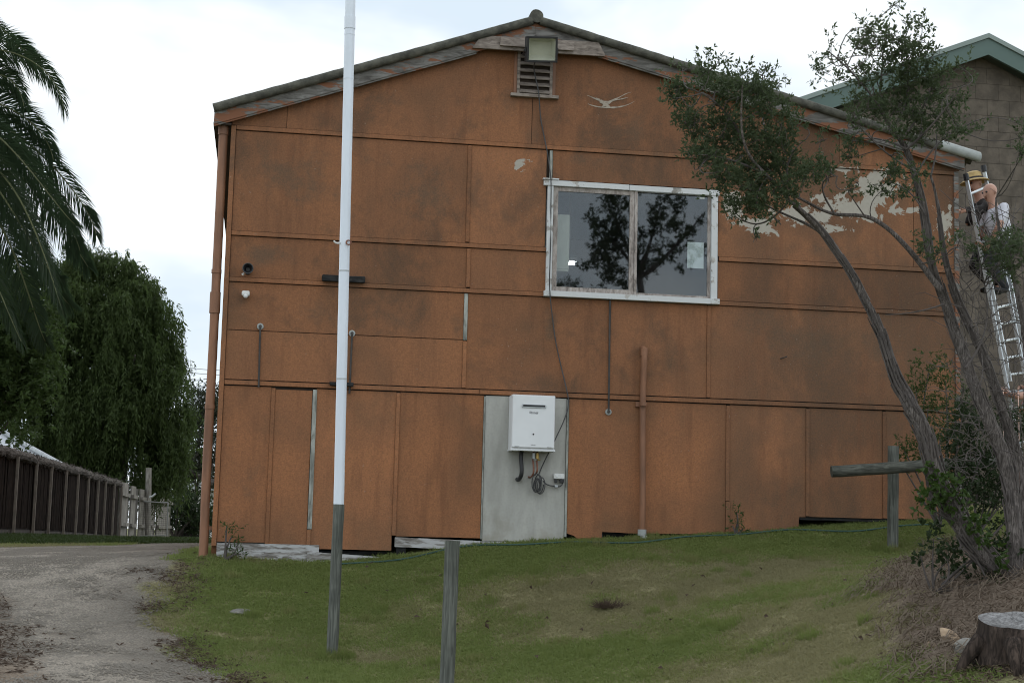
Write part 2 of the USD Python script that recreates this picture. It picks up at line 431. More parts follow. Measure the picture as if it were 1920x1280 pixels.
WALLSIDE = np.array([[-.6, 16.2], [8.5, 16.2], [8.5, 17.5], [-.6, 17.5]])

gx = axis(-4.5, 9.2, .06, -420, 420); gy = axis(7.5, 21, .06, -60, 620)
X, Y = np.meshgrid(gx, gy, indexing='ij')


def cover(X, Y):
    """(sign of drive, litter, mulch, dryness) of the ground at points."""
    shp = np.shape(X); x, y = np.ravel(X), np.ravel(Y)
    q = np.c_[x, y, x * 0]
    dr = inside(DRIVE, x, y, .22); li = inside(LITTER, x, y, .3); mu = inside(MULCH, x, y, .35)
    dry = meshkit.fbm(q * 1.15, 5, 11)
    px = np.c_[x, y]
    for (a, b_, r, w) in DRYSPOTS: dry = dry + 1.35 * w * np.exp(-((px - (a, b_)) ** 2).sum(1) / r ** 2)
    return [v.reshape(shp) for v in (dr, li, mu, dry)]


DRYSPOTS = []
for (px, py, r, w) in [(900, 1160, 1.1, .10), (1180, 1110, 1.3, .14), (1450, 1120, 1.2, .13), (1500, 1250, 1., .10), (1250, 1225, .8, -.14), (1660, 1090, .8, -.18), (1560, 1010, 1.0, -.14), (700, 1080, 1., -.14), (1100, 1030, 1.6, -.16), (700, 1250, .7, -.12), (1000, 1270, .7, -.12), (1180, 1270, .6, .05), (480, 1090, .8, -.10), (1360, 1020, 1., -.14)]:
    g = G(px, py); DRYSPOTS.append((g[0], g[1], r, w))

dr, li, mu, dry = cover(X, Y)
LEFTP = poly([(-60, 1279), (75, 1279), (85, 1200), (40, 1140), (-60, 1120)])
Z = gz(X, Y)
far = np.clip((np.hypot(X, Y - 15) - 25) / 40, 0, 1)
Q3 = np.stack([X, Y, X * 0], -1)
Z = Z + (1 - far) * ((meshkit.fbm(Q3 * 2.2, 4, 5) - .5) * np.where(dr > 0, .025, .02) + np.where(dr > 0, 0, (meshkit.fbm(Q3 * 9, 3, 6) - .5) * .012 - .008)) + np.where(mu > 0, (meshkit.fbm(Q3 * 5, 3, 8) - .5) * .12, 0) * (1 - far)


def sm(v, a, b_): t = np.clip((v - a) / (b_ - a), 0, 1); return t * t * (3 - 2 * t)


green = np.array([.18, .18, .082]); straw = np.array([.21, .192, .105]); dirt = np.array([.135, .10, .072]); gravel = np.array([.275, .245, .207])
t = sm(dry + .6 * (meshkit.fbm(Q3 * 7., 3, 31) - .5), .34, .76)[..., None]
C = green * (1 - t) + straw * t
C = C * (1 - .75 * np.maximum(sm(li, -.05, .2), .55 * sm(inside(LEFTP, X, Y, .5), -.1, .4))[..., None]) + dirt * .75 * np.maximum(sm(li, -.05, .2), .55 * sm(inside(LEFTP, X, Y, .5), -.1, .4))[..., None]
C = C * (1 - sm(mu, -.05, .15)[..., None]) + np.array([.17, .13, .10]) * sm(mu, -.05, .15)[..., None]
gv = gravel * (.80 + .40 * meshkit.fbm(Q3 * 1.3, 5, 21))[..., None]
edge = sm(dr, .0, .75)[..., None]
gv = gv * (.70 + .30 * edge)
lf = (.75 * sm(inside(LEFTP, X, Y, .6) + .25 * (meshkit.fbm(Q3 * 4, 4, 41) - .5), -.1, .35))[..., None]; gv = gv * (1 - lf) + dirt * 1.25 * lf
C = C * (1 - sm(dr, -.03, .08)[..., None]) + gv * sm(dr, -.03, .08)[..., None]
mg = Mat()
vc = mg.n('attribute', 'color', attribute='cover')
pz = mg.pos()
n1 = mg.noise(pz, 55., 4, .7); n2 = mg.noise(pz, 9., 5, .6)
k1 = mg.ramp(n1, [(.3, (.45, .43, .42)), (.5, (1, 1, 1)), (.72, (1.65, 1.6, 1.55))])
cc = mg.mix(1., vc, k1, 'multiply')
cc = mg.mix(1., cc, mg.ramp(n2, [(.3, (.84, .83, .82)), (.7, (1.13, 1.13, 1.13))]), 'multiply')
M['ground'] = mg.done('ground', cc, .95, mg.bump(n1, .6, .012), specular_ior_level=.15)


def grid_mesh(X, Y, Z):
    nx, ny = X.shape
    i, j = np.meshgrid(np.arange(nx - 1), np.arange(ny - 1), indexing='ij'); a = i * ny + j
    f = np.concatenate([np.stack([a, a + ny, a + ny + 1], -1).reshape(-1, 3), np.stack([a, a + ny + 1, a + 1], -1).reshape(-1, 3)])
    return np.stack([X, Y, Z], -1).reshape(-1, 3), f


gm = usdkit.mesh(stage, '/World/ground', grid_mesh(X, Y, Z), M['ground'], smooth=True)
UsdGeom.PrimvarsAPI(gm).CreatePrimvar('cover', Sdf.ValueTypeNames.Color3fArray, 'vertex').Set(Vt.Vec3fArray.FromNumpy(C.reshape(-1, 3).astype(np.float32)))
tags(gm.GetPrim(), kind='structure')

# ------------------------------------------------------------------ the shed
PITCH_PTS = [(-.66, 5.985), (2.745, 7.205), (7.86, 5.985)]                    # centre line of the rounded roof edge


def zr(x): return np.interp(x, [a for a, _ in PITCH_PTS], [b_ for _, b_ in PITCH_PTS])


shed = thing('timber_shed', 'large gabled shed clad in faded orange painted cement sheet with one wide window', 'shed', (3.6, D, 1.4))
WX0, WX1, WZ0, WZ1 = 2.945, 4.825, 4.20, 5.455                              # window opening


def panel(x0, x1, z0, z1, mat='paint', label=None, dy=0., name='wall_panel', bottom=None):
    t = .007
    if bottom is not None:
        pts = bottom + [(x1, z1), (x0, z1)]
        return obj(name, prism(pts, D + dy, D + t + dy), M[mat], shed, label)
    return obj(name, box(x0, x1, D + dy, D + t + dy, z0, z1), M[mat], shed, label)


G1 = .004
for a, b_ in ((-.465, .10), (.105, 2.74), (2.746, 6.25), (6.255, 7.675)):             # gable sheets
    xs = [a] + ([2.745] if a < 2.745 < b_ else []) + [b_]
    top = [(x, zr(x) - .03) for x in xs][::-1]
    if a > 2.5 and a < 3:
        pts = [(a, 5.852), (b_, 5.852)] + top
    else:
        pts = [(a, 5.852), (b_, 5.852)] + top
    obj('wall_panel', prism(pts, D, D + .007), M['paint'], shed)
GAP = .0225
rowB = (4.722, 5.792); rowC = (4.232, 4.662); rowD = (3.158, 4.172)
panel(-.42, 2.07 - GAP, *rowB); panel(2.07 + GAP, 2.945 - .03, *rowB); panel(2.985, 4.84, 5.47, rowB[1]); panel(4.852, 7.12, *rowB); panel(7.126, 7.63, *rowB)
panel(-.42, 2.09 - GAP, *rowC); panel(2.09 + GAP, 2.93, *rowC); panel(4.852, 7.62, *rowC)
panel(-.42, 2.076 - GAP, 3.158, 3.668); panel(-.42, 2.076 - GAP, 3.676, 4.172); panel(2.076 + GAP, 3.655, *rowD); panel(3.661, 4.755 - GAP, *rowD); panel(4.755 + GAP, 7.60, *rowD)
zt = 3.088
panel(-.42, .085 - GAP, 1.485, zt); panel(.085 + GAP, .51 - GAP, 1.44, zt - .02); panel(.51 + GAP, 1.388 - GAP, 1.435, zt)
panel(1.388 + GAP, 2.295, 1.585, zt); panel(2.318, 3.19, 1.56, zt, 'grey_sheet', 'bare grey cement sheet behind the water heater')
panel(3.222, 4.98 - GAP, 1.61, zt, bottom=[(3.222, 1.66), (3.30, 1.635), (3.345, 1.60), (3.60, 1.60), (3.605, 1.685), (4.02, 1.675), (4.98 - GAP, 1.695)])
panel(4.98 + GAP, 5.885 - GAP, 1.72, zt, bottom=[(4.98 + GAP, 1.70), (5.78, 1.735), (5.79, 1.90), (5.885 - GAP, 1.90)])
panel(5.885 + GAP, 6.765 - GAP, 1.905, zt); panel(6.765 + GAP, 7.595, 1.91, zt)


def vbat(x, z0, z1, w=.042, mat='paint', label=None, dy=.011):
    obj('cover_batten', cbox(x - w / 2, x + w / 2, D - dy, D + .004, z0, z1), M[mat], shed, label)


def hbat(x0, x1, z, h=.046, label=None, mat='paint'):
    obj('cover_batten', cbox(x0, x1, D - .016, D + .004, z, z + h), M[mat], shed, label)


hbat(-.42, 2.9, 5.80); hbat(2.903, 7.64, 5.80); hbat(-.42, 2.925, 4.67); hbat(4.86, 7.62, 4.67); hbat(-.42, 2.925, 4.18); hbat(4.86, 7.61, 4.178); hbat(-.42, 2.24, 3.10); hbat(2.244, 7.60, 3.10)
vbat(2.07, 4.73, 5.79); vbat(2.09, 4.24, 4.66); vbat(2.076, 3.16, 3.66); vbat(2.076, 3.67, 4.17, .04, 'bare_batten', 'bare grey strip of batten left of the middle')
vbat(4.755, 3.16, 4.17); vbat(.085, 1.46, 3.08); vbat(.51, 1.44, 1.63); vbat(.515, 1.634, 3.08, .044, 'bare_batten', 'bare grey cover batten between orange sheets')
vbat(1.388, 1.59, 3.08); vbat(4.98, 2.05, 3.08); vbat(4.985, 1.70, 2.045, .046); vbat(5.885, 1.91, 3.08); vbat(6.765, 1.91, 3.08)
vbat(2.306, 1.575, 3.08, .016, 'bare_batten'); vbat(3.206, 1.62, 3.08, .024, 'bare_batten'); vbat(2.963, 5.475, 5.79, .032, 'bare_batten', 'bare grey batten above the window corner')
obj('corner_board', cbox(-.475, -.424, D - .018, D + .05, 1.44, 5.84), M['paint'], shed)
obj('corner_board', cbox(7.605, 7.66, D - .018, D + .05, 1.92, 5.84), M['barge'], shed, 'peeling right corner board with bare timber')
# frame behind the sheets, side walls, back wall, floors
wl = [box(-.45, WX0 - .02, D + .02, D + .09, 1.62, 5.85), box(WX1 + .02, 7.62, D + .02, D + .09, 1.95, 5.85), box(WX0 - .02, WX1 + .02, D + .02, D + .09, 1.75, WZ0 - .02), box(WX0 - .02, WX1 + .02, D + .02, D + .09, WZ1 + .02, 5.85),
      prism([(-.45, 5.85), (7.62, 5.85), (7.62, zr(7.62) - .06), (2.745, zr(2.745) - .06), (-.45, zr(-.45) - .06)], D + .02, D + .09)]
obj('wall_frame', wl, M['backing'], shed)
obj('side_wall', box(-.475, -.42, D + .06, D + 12, 1.2, 5.9), M['paint'], shed); obj('side_wall', box(7.60, 7.655, D + .06, D + 12, 1.9, 5.9), M['paint'], shed)
obj('back_wall', prism([(-.475, 1.2), (7.655, 1.2), (7.655, 5.85), (2.745, 7.1), (-.475, 5.85)], D + 12, D + 12.06), M['paint'], shed)
obj('upper_floor', box(-.41, 7.59, D + .1, D + 11.9, 3.2, 3.3), M['backing'], shed)
obj('room_lining', [box(-.41, 7.59, D + 5, D + 5.05, 3.3, 5.85), box(-.41, 7.59, D + .1, D + 5, 5.80, 5.84)], M['room'], shed)
# corrugated roof
n = 720; yy = np.linspace(D - .08, D + 12.2, n); wv = .022 * np.sin(yy / .146 * 2 * np.pi)
for k in (0, 1):
    (xa, za), (xb, zb) = (PITCH_PTS[0], PITCH_PTS[1]) if k == 0 else (PITCH_PTS[1], PITCH_PTS[2])
    xs = np.array([xa, xb]); zs = np.array([za, zb]) + .012
    v = np.concatenate([np.stack([np.full(n, xs[e]), yy, zs[e] + wv - t_], 1) for t_ in (0, .012) for e in (0, 1)])
    i = np.arange(n - 1); f = []
    for o1, o2, fl in ((0, n, k), (2 * n, 3 * n, k), (0, 2 * n, k), (n, 3 * n, k)):
        f += [np.stack([o1 + i, o1 + i + 1, o2 + i + 1], 1), np.stack([o1 + i, o2 + i + 1, o2 + i], 1)]
    obj('roof_sheet', trimesh.Trimesh(v, np.vstack(f), process=False), M['roofing'], shed)
obj('ridge_cap', tube(smooth_path([(2.745, D - .14, 7.245), (2.745, D + 4, 7.245), (2.745, D + 12.2, 7.245)], 40), .075, 18, True, .10), M['roofing'], shed, smooth=50)


def slope(xa, xb, dz=0., n=60, y=D - .115): return np.array([(x, y, zr(x) + dz) for x in np.linspace(xa, xb, n)])


obj('verge_roll', tube(slope(-.665, 2.70, .006), .047, 14, True, .13), M['roofing'], shed, smooth=50)
obj('verge_roll', tube(slope(2.79, 7.40, .006, 80), .047, 14, True, .13), M['roofing'], shed, smooth=50)
obj('verge_roll', tube(slope(7.405, 7.87, .018), .056, 16, True, .03), M['roll_pale'], shed, 'pale replaced end piece of the roof edge', smooth=50)


def barge(xa, xb, h, dz, dy, mat, label=None, name='barge_board', t=.022):
    obj(name, prism([(xa, zr(xa) + dz - h), (xb, zr(xb) + dz - h), (xb, zr(xb) + dz), (xa, zr(xa) + dz)], D - dy - t, D - dy), M[mat], shed, label)


barge(-.655, 2.744, .135, -.03, .07, 'barge'); barge(2.746, 7.70, .135, -.03, .07, 'barge')
barge(-.655, 2.10, .03, -.155, .06, 'barge', name='barge_trim'); barge(3.45, 7.70, .03, -.155, .06, 'barge', name='barge_trim')
obj('soffit', [box(-.66, -.475, D - .07, D + 12, 5.83, 5.85)], M['backing'], shed)
# boards that carry the floodlight
def wpts(px): return [(float(P(a, b_, D)[0]), float(P(a, b_, D)[2])) for a, b_ in px]
obj('collar_board', prism(wpts([(883, 96), (900, 73), (1118, 86), (1130, 109), (1129, 112)]), D - .125, D - .095), M['pale_board'], shed)
obj('collar_board', prism(wpts([(935, 77), (1072, 86), (1071, 103), (934, 93)]), D - .155, D - .128), M['pale_board'], shed, 'shorter pale board fixed over the long one')
# gable vent
VX0, VX1, VZ0, VZ1 = 2.565, 2.955, 6.395, 6.87
vent = obj('gable_vent', box(VX0 + .03, VX1 - .03, D - .0075, D - .004, VZ0, VZ1), M['backing'], shed)
for bx_ in (box(VX0, VX0 + .03, D - .03, D + .05, VZ0, VZ1), box(VX1 - .03, VX1, D - .03, D + .05, VZ0, VZ1), box(VX0 - .035, VX0 - .003, D - .02, D + .004, VZ0, VZ1), box(VX1 + .003, VX1 + .035, D - .02, D + .004, VZ0, VZ1)):
    obj('vent_frame', bx_, M['pipe_paint'] if bx_.extents[0] > .031 else M['pale_board'], vent)
obj('vent_sill', cbox(VX0 - .07, VX1 + .07, D - .055, D + .01, VZ0 - .035, VZ0), M['pale_board'], vent)
for k in range(6):
    z = VZ0 + .005 + k * .078
    s = box(VX0 + .031, VX1 - .031, -.004, .004, -.03, .03); s.apply_transform(trimesh.transformations.rotation_matrix(-.75, [1, 0, 0])); s.apply_translation([0, D - .026, z + .03])
    obj('louvre_slat', s, M['pale_board'], vent)
# window
sx0, sx1, sz0, sz1 = WX0 + .055, 3.90, WZ0 + .045, WZ1 - .065
win = obj('window', box(sx0 + .048, sx1 - .048, D + .003, D + .007, sz0 + .045, sz1 - .04), M['glass'], shed)
for bx_ in (cbox(WX0 - .015, WX0 + .05, D - .03, D + .04, WZ0 + .03, WZ1 - .05), cbox(WX1 - .055, WX1 + .015, D - .03, D + .04, WZ0 + .03, WZ1 - .05)):
    obj('frame', bx_, M['window_paint'], win)
obj('window_head', [cbox(WX0 - .06, 3.83, D - .04, D + .04, WZ1 - .06, WZ1 + .0), cbox(3.835, WX1 + .03, D - .038, D + .04, WZ1 - .062, WZ1 - .002), cbox(WX0 - .07, 3.05, D - .05, D, WZ1 + .002, WZ1 + .02)], M['window_paint'], win)
obj('window_sill', cbox(WX0 - .035, WX1 + .035, D - .06, D + .04, WZ0 - .02, WZ0 + .04), M['window_paint'], win)
obj('sash', [box(sx0, sx0 + .05, D - .012, D + .02, sz0, sz1), box(sx1 - .05, sx1, D - .012, D + .02, sz0, sz1), box(sx0 + .05, sx1 - .05, D - .012, D + .02, sz1 - .045, sz1), box(sx0 + .05, sx1 - .05, D - .012, D + .02, sz0, sz0 + .05)], M['window_wood'], win)
obj('mullion', cbox(3.903, 3.935, D - .02, D + .04, sz0, WZ1 - .062), M['window_wood'], win)
obj('sash', [box(3.936, WX1 - .057, D + .012, D + .035, sz0, sz0 + .028), box(WX1 - .09, WX1 - .057, D + .012, D + .035, sz0 + .029, sz1), box(3.936, WX1 - .057, D + .012, D + .035, sz1 + .001, sz1 + .02)], M['window_wood'], win)
obj('window_pane', box(3.937, WX1 - .088, D + .02, D + .024, sz0 + .026, sz1 + .003), M['glass'], win)
a = P(1290, 452, D)[0]; b_ = P(1321, 452, D)[0]
obj('paper_sheet', box(a, b_, D + .026, D + .0275, P(1300, 502, D)[2], P(1300, 453, D)[2]), M['paper'], label='blank white sheet of paper taped inside the right window pane', cat='paper')
obj('sticker', box(P(1311, 370, D)[0], P(1322, 370, D)[0], D + .0175, D + .0188, P(1316, 372.4, D)[2], P(1316, 369.4, D)[2]), M['paper'], win)
obj('wall_cupboard', [cbox(2.72, 3.25, D + .33, D + .7, 4.55, 5.16), box(2.725, 3.245, D + .335, D + .69, 4.525, 4.548)], M['cupboard'], label='pale cupboard hanging inside the room behind the left window pane', cat='cupboard')
lt = thing('ceiling_lamp', 'lit fluorescent lamp inside the room behind the left pane', 'lamp', (3.61, D + 2.2, 4.9))
obj('lamp_tube', cyl((3.54, D + 2.2, 4.95), (3.68, D + 2.2, 4.95), .018, 12), M['lamp_tube'], lt); obj('lamp_housing', box(3.52, 3.70, D + 2.17, D + 2.23, 4.975, 5.02), M['white_enamel'], lt)
obj('lamp_rod', cyl((3.61, D + 2.2, 5.02), (3.61, D + 2.2, 5.8), .008, 8), M['white_enamel'], lt)
# plinth boards under the sheets
for (x0, x1, za, zb, ya, yb, tilt) in ((-.42, .62, 1.25, 1.475, D - .02, D + .02, -.0), (.50, 1.40, 1.28, 1.405, D - .045, D - .005, -.05), (1.40, 2.30, 1.475, 1.575, D - .012, D + .02, -.02), (2.31, 3.2, 1.43, 1.555, D - .002, D + .03, 0)):
    q = np.array([(x0, za), (x1, za), (x1, zb), (x0, zb)])
    g = prism([(x, z + tilt * (x - x0)) for x, z in q], ya, yb)
    obj('plinth_board', g, M['plinth'], shed)
obj('floor_bearer', [box(3.2, 7.6, D + .1, D + .2, 1.55, 1.72), box(.5, 2.3, D + .1, D + .2, 1.2, 1.42), box(3.56, 3.62, D + .02, D + .1, 1.5, 1.75), box(1.42, 1.52, D + .02, D + .09, 1.2, 1.5), box(5.8, 7.6, D + .02, D + .08, 1.87, 1.93)], M['dark_timber'], shed)
# bird-shaped scrape left where something rubbed the paint
def arc(px, w, y=D - .0015):
    c = np.array([P(a, b_, D) for a, b_ in px]); c = smooth_path(c, 14); c[:, 1] = y
    ww = w * np.sin(np.linspace(.25, np.pi - .1, 14)) * np.random.default_rng(len(px) * 7 + int(px[0][0])).uniform(.35, 1.15, 14) ; t_ = unit(np.gradient(c, axis=0)); nn = np.stack([-t_[:, 2], 0 * t_[:, 0], t_[:, 0]], 1)
    v = np.vstack([c + nn * ww[:, None], c - nn * ww[:, None], c + nn * ww[:, None] + [0, .0012, 0], c - nn * ww[:, None] + [0, .0012, 0]]); i = np.arange(13); f = []
    for o1, o2 in ((0, 14), (28, 42), (0, 28), (14, 42)): f += [np.stack([o1 + i, o2 + i, o2 + i + 1], 1), np.stack([o1 + i, o2 + i + 1, o1 + i + 1], 1)]
    return trimesh.Trimesh(v, np.vstack(f), process=False)
obj('scrape_mark', [arc([(1101, 179), (1120, 187), (1138, 191), (1155, 186), (1184, 173)], .011), arc([(1102, 195), (1118, 200), (1136, 202), (1160, 201), (1190, 190)], .010, D - .003), arc([(1118, 184), (1132, 194), (1146, 202)], .022, D - .0045), arc([(1150, 188), (1138, 195), (1128, 201)], .018, D - .006), arc([(1150, 189), (1166, 186), (1178, 183)], .006, D - .0075)], M['scrape'], shed, 'pale bird shaped scrape in the gable paint')
# downpipe at the left corner, waste pipe, overflow pipes, blocks
dp = obj('downpipe', tube(smooth_path([(-.555, D + .03, 5.83), (-.555, D + .03, 5.0), (-.557, D + .03, 3.), (-.556, D + .03, 1.8), (-.553, D + .03, 1.6), (-.552, D + .02, 1.32)], 40), .047, 16), M['pipe_paint'], shed, smooth=50)
for z, r_, h in ((4.28, .053, .02), (3.95, .056, .11), (2.86, .053, .02), (5.8, .055, .06)):
    obj('pipe_collar', cyl((-.557, D + .03, z - h), (-.557, D + .03, z + h), r_, 18), M['pipe_paint'], dp, smooth=50)
obj('pipe_bracket', box(-.60, -.47, D + .02, D + .045, 1.60, 1.64), M['pipe_paint'], dp)
x = 4.02
wp = obj('waste_pipe', tube(smooth_path([(x, D + .01, 3.665), (x, D - .03, 3.66), (x, D - .062, 3.62), (x, D - .064, 3.5), (x, D - .064, 2.4), (x + .005, D - .064, 1.69)], 40), .034, 16), M['pipe_paint'], shed, smooth=50)
obj('pipe_collar', cyl((x, D - .062, 3.58), (x, D - .062, 3.66), .041, 16), M['pipe_paint'], wp, smooth=50)
obj('pipe_clip', [box(x - .075, x + .042, D - .03, D - .002, 3.03, 3.08), cyl((x, D - .064, 3.035), (x, D - .064, 3.075), .038, 16)], M['pipe_paint'], wp)
obj('drain_trap', [cyl((x + .005, D - .064, 1.655), (x + .005, D - .064, 1.72), .046, 18), tube(smooth_path([(x + .005, D - .064, 1.66), (x + .03, D - .08, 1.62), (x + .06, D - .09, 1.57)], 10), .04, 14)], M['roll_pale'], wp, smooth=50)


def overflow(px, top, bot, flange_top=True):
    pt, pb = P(px[0], top, D), P(px[1], bot, D); y = D - .02
    o = obj('overflow_pipe', cyl((pt[0], y, pt[2]), (pb[0], y, pb[2]), .0105, 10), M['dark_metal'], shed, smooth=50)
    q = pt if flange_top else pb
    obj('pipe_flange', cyl((q[0], D - .001, q[2]), (q[0], D - .012, q[2]), .034, 18), M['roll_pale'], o)
    obj('pipe_end', [cyl((q[0], D - .012, q[2]), (q[0], D - .034, q[2]), .016, 12)], M['dark_metal'], o)


overflow((488, 485), 612, 726); overflow((660, 655), 625, 738); overflow((1143, 1140.5), 562, 772, False)
for (xa, xb, ya, yb) in ((604, 684, 516, 528), (617, 663, 716, 723)):
    p0, p1 = P(xa, (ya + yb) / 2, D), P(xb, (ya + yb) / 2, D); h = (yb - ya) / F * D / 2
    g = cbox(p0[0], p1[0], D - .07, D - .017, p0[2] - h, p0[2] + h, .006); g = g.subdivide().subdivide()
    g.vertices += (meshkit.noise(g.vertices * 30)[:, None] - .5) * .012
    obj('timber_cleat', g, M['dark_timber'], shed, 'black weathered cleat behind the white pole, the %s one' % ('longer upper' if xb - xa > 60 else 'shorter lower'))
q = P(1468, 671, D)
obj('nail', cyl((q[0] - .03, D + .0, q[2] - .008), (q[0] + .03, D - .05, q[2] + .012), .006, 8), M['dark_metal'], shed)

# ------------------------------------------------------------------ things fixed to the shed
# floodlight
q = P(1016, 93, D - .35); fl = thing('floodlight', 'square black floodlight tilted down below the roof ridge', 'floodlight', q)
T = trimesh.transformations.rotation_matrix
tilt = T(.30, [1, 0, 0]) @ T(-.05, [0, 1, 0]) @ T(.05, [0, 0, 1])


def placed(g): g = g.copy(); g.apply_transform(tilt); g.apply_translation(q); return g


w_, h_ = .168, .138
obj('casing', placed(trimesh.util.concatenate([rbox(-w_, w_, .062, .105, -h_, h_, .012)])), M['black'], fl, smooth=40)
obj('bezel', [placed(g) for g in (cbox(-w_, w_, -.03, .061, h_ - .022, h_), cbox(-w_, w_, -.03, .061, -h_, -h_ + .022), cbox(-w_, -w_ + .022, -.03, .061, -h_ + .023, h_ - .023), cbox(w_ - .022, w_, -.03, .061, -h_ + .023, h_ - .023))], M['black'], fl)
a_, b2 = w_ - .023, h_ - .023; ia, ib = a_ - .035, b2 - .05
rv = np.array([(-a_, -.018, -b2), (a_, -.018, -b2), (a_, -.018, b2), (-a_, -.018, b2), (-ia, .056, -ib), (ia, .056, -ib), (ia, .056, ib + .02), (-ia, .056, ib + .02)])
rf = np.array([(0, 1, 5), (0, 5, 4), (1, 2, 6), (1, 6, 5), (2, 3, 7), (2, 7, 6), (3, 0, 4), (3, 4, 7), (4, 5, 6), (4, 6, 7)])
obj('reflector', placed(trimesh.Trimesh(rv, rf, process=False)), M['reflector'], fl)
obj('lens', placed(box(-a_, a_, -.024, -.021, -b2, b2)), M['lens'], fl)
obj('cooling_fin', [placed(box(-w_ + .02 + k * .03, -w_ + .025 + k * .03, .104, .13, -h_ + .02, h_ - .02)) for k in range(11)], M['black'], fl)
obj('bracket', [placed(box(-w_ - .012, -w_ - .004, .0, .04, -.03, .02)), placed(box(w_ + .004, w_ + .012, .0, .04, -.03, .02)), tube([q + [-w_ - .01, .03, -.01], q + [-w_ - .01, .16, -.02], q + [-.05, .20, -.02]], .012, 8), tube([q + [w_ + .01, .03, -.01], q + [w_ + .01, .16, -.02], q + [.05, .20, -.02]], .012, 8), box(q[0] - .06, q[0] + .06, q[1] + .185, q[1] + .24, q[2] - .05, q[2] + .02)], M['black'], fl)
# water heater
HX0, HX1, HZ0, HZ1 = 2.566, 3.03, 2.505, 3.095; HY = D - .235
wh = thing('water_heater', 'white wall mounted gas water heater with a slot near its top', 'water heater', (2.8, D, 2.5))
obj('casing', rbox(HX0, HX1, HY + .02, D - .012, HZ0 + .012, HZ1, .012), M['white_enamel'], wh, smooth=40)
obj('front_cover', rbox(HX0 + .004, HX1 - .004, HY, HY + .06, HZ0 + .03, HZ1 - .004, .014), M['white_enamel'], wh, smooth=40)
obj('base_flange', cbox(HX0 - .006, HX1 + .006, HY + .01, D - .012, HZ0, HZ0 + .02), M['white_enamel'], wh)
fx = (HX0 + HX1) / 2
fv = obj('flue_slot', rbox(fx - .13, fx + .13, HY - .008, HY + .004, 2.955, 2.993, .0055), M['galv'], wh, smooth=40)
obj('slot_opening', rbox(fx - .118, fx + .118, HY - .0105, HY - .002, 2.968, 2.988, .0035), M['black'], fv)


def text(s, h, x, y, z, bold=False):
    g = meshkit.text_mesh(s, h, .0012, bold); g.apply_transform(T(math.pi / 2, [1, 0, 0])); b_ = g.bounds
    g.apply_translation([x - (b_[0][0] + b_[1][0]) / 2, y - b_[1][1], z]); return g


obj('lettering', text('Rinnai', .024, fx - .0, HY + .0002, 2.895, True), M['text'], wh)
obj('lettering', text('Infinity', .011, fx + .0, HY + .0002, 2.562), M['text'], wh)
obj('lamp_eye', cyl((fx, HY + .004, 2.68), (fx, HY - .003, 2.68), .009, 14), M['black'], wh)
for xa in (HX0 + .035, HX1 - .085):
    obj('vent_slit', box(xa, xa + .05, HY - .0015, HY + .004, 2.545, 2.549), M['rubber'], wh)
for g_ in [cyl((x_, HY + .035, HZ0 + .014), (x_, HY + .035, HZ0 - .004), .007, 8) for x_ in (HX0 + .02, HX0 + .11, HX1 - .13, HX1 - .02)] + [cyl((x_, HY + .05, HZ1 - .004), (x_, HY + .05, HZ1 + .006), .006, 8) for x_ in (HX0 + .12, fx, HX1 - .11)]:
    obj('casing_screw', g_, M['dark_metal'], wh)
yv = D - .11
px_ = HX0 + .135
obj('lagged_pipe', tube(smooth_path([(px_, yv, HZ0), (px_, yv, 2.35), (px_, yv, 2.26), (px_ - .008, yv + .03, 2.225), (px_ - .025, D + .0, 2.215)], 24), .022, 14), M['black'], wh, smooth=60)
for k, (xx, zz_) in enumerate(((HX0 + .262, 2.245), (HX0 + .302, 2.27))):
    cpx = obj('copper_pipe', tube(smooth_path([(xx, yv, HZ0), (xx, yv, 2.36), (xx, yv, zz_ + .03), (xx - .01, yv + .04, zz_), (xx - .03, D, zz_ - .003)], 20), .0095, 10), M['copper'], wh, smooth=60)
    obj('valve', [cyl((xx, yv, 2.43), (xx, yv, 2.49), .017, 12), cyl((xx + .0, yv, 2.42), (xx + .03, yv - .01, 2.42), .008, 8)], M['brass' if k else 'galv'], cpx)
# power point
q = P(1047, 893, D)
pp = thing('power_point', 'small white double power point with two plugs under the heater', 'power point', (q[0], D, q[2]))
obj('housing', rbox(q[0] - .057, q[0] + .057, D - .05, D - .001, q[2] - .026, q[2] + .03, .008), M['white_plastic'], pp, smooth=40)
obj('switch', box(q[0] - .035, q[0] - .015, D - .054, D - .049, q[2] - .008, q[2] + .01), M['white_enamel'], pp); obj('switch', box(q[0] + .015, q[0] + .035, D - .054, D - .049, q[2] - .008, q[2] + .01), M['white_enamel'], pp)
for dx in (-.035, .02, .04):
    obj('plug', rbox(q[0] + dx - .012, q[0] + dx + .012, D - .055, D - .015, q[2] - .07, q[2] - .027, .006), M['black'], pp)
obj('plug_lead', tube(smooth_path([(q[0] + .04, D - .035, q[2] - .065), (q[0] + .02, D - .04, q[2] - .10), (q[0] - .04, D - .03, q[2] - .105), (q[0] - .12, D - .03, q[2] - .09), (q[0] - .17, D - .03, q[2] - .05)], 20), .006, 8), M['rubber'], pp)
obj('lead_clip', rbox(q[0] - .045, q[0] - .01, D - .045, D - .012, q[2] - .118, q[2] - .09, .006), M['galv'], pp)
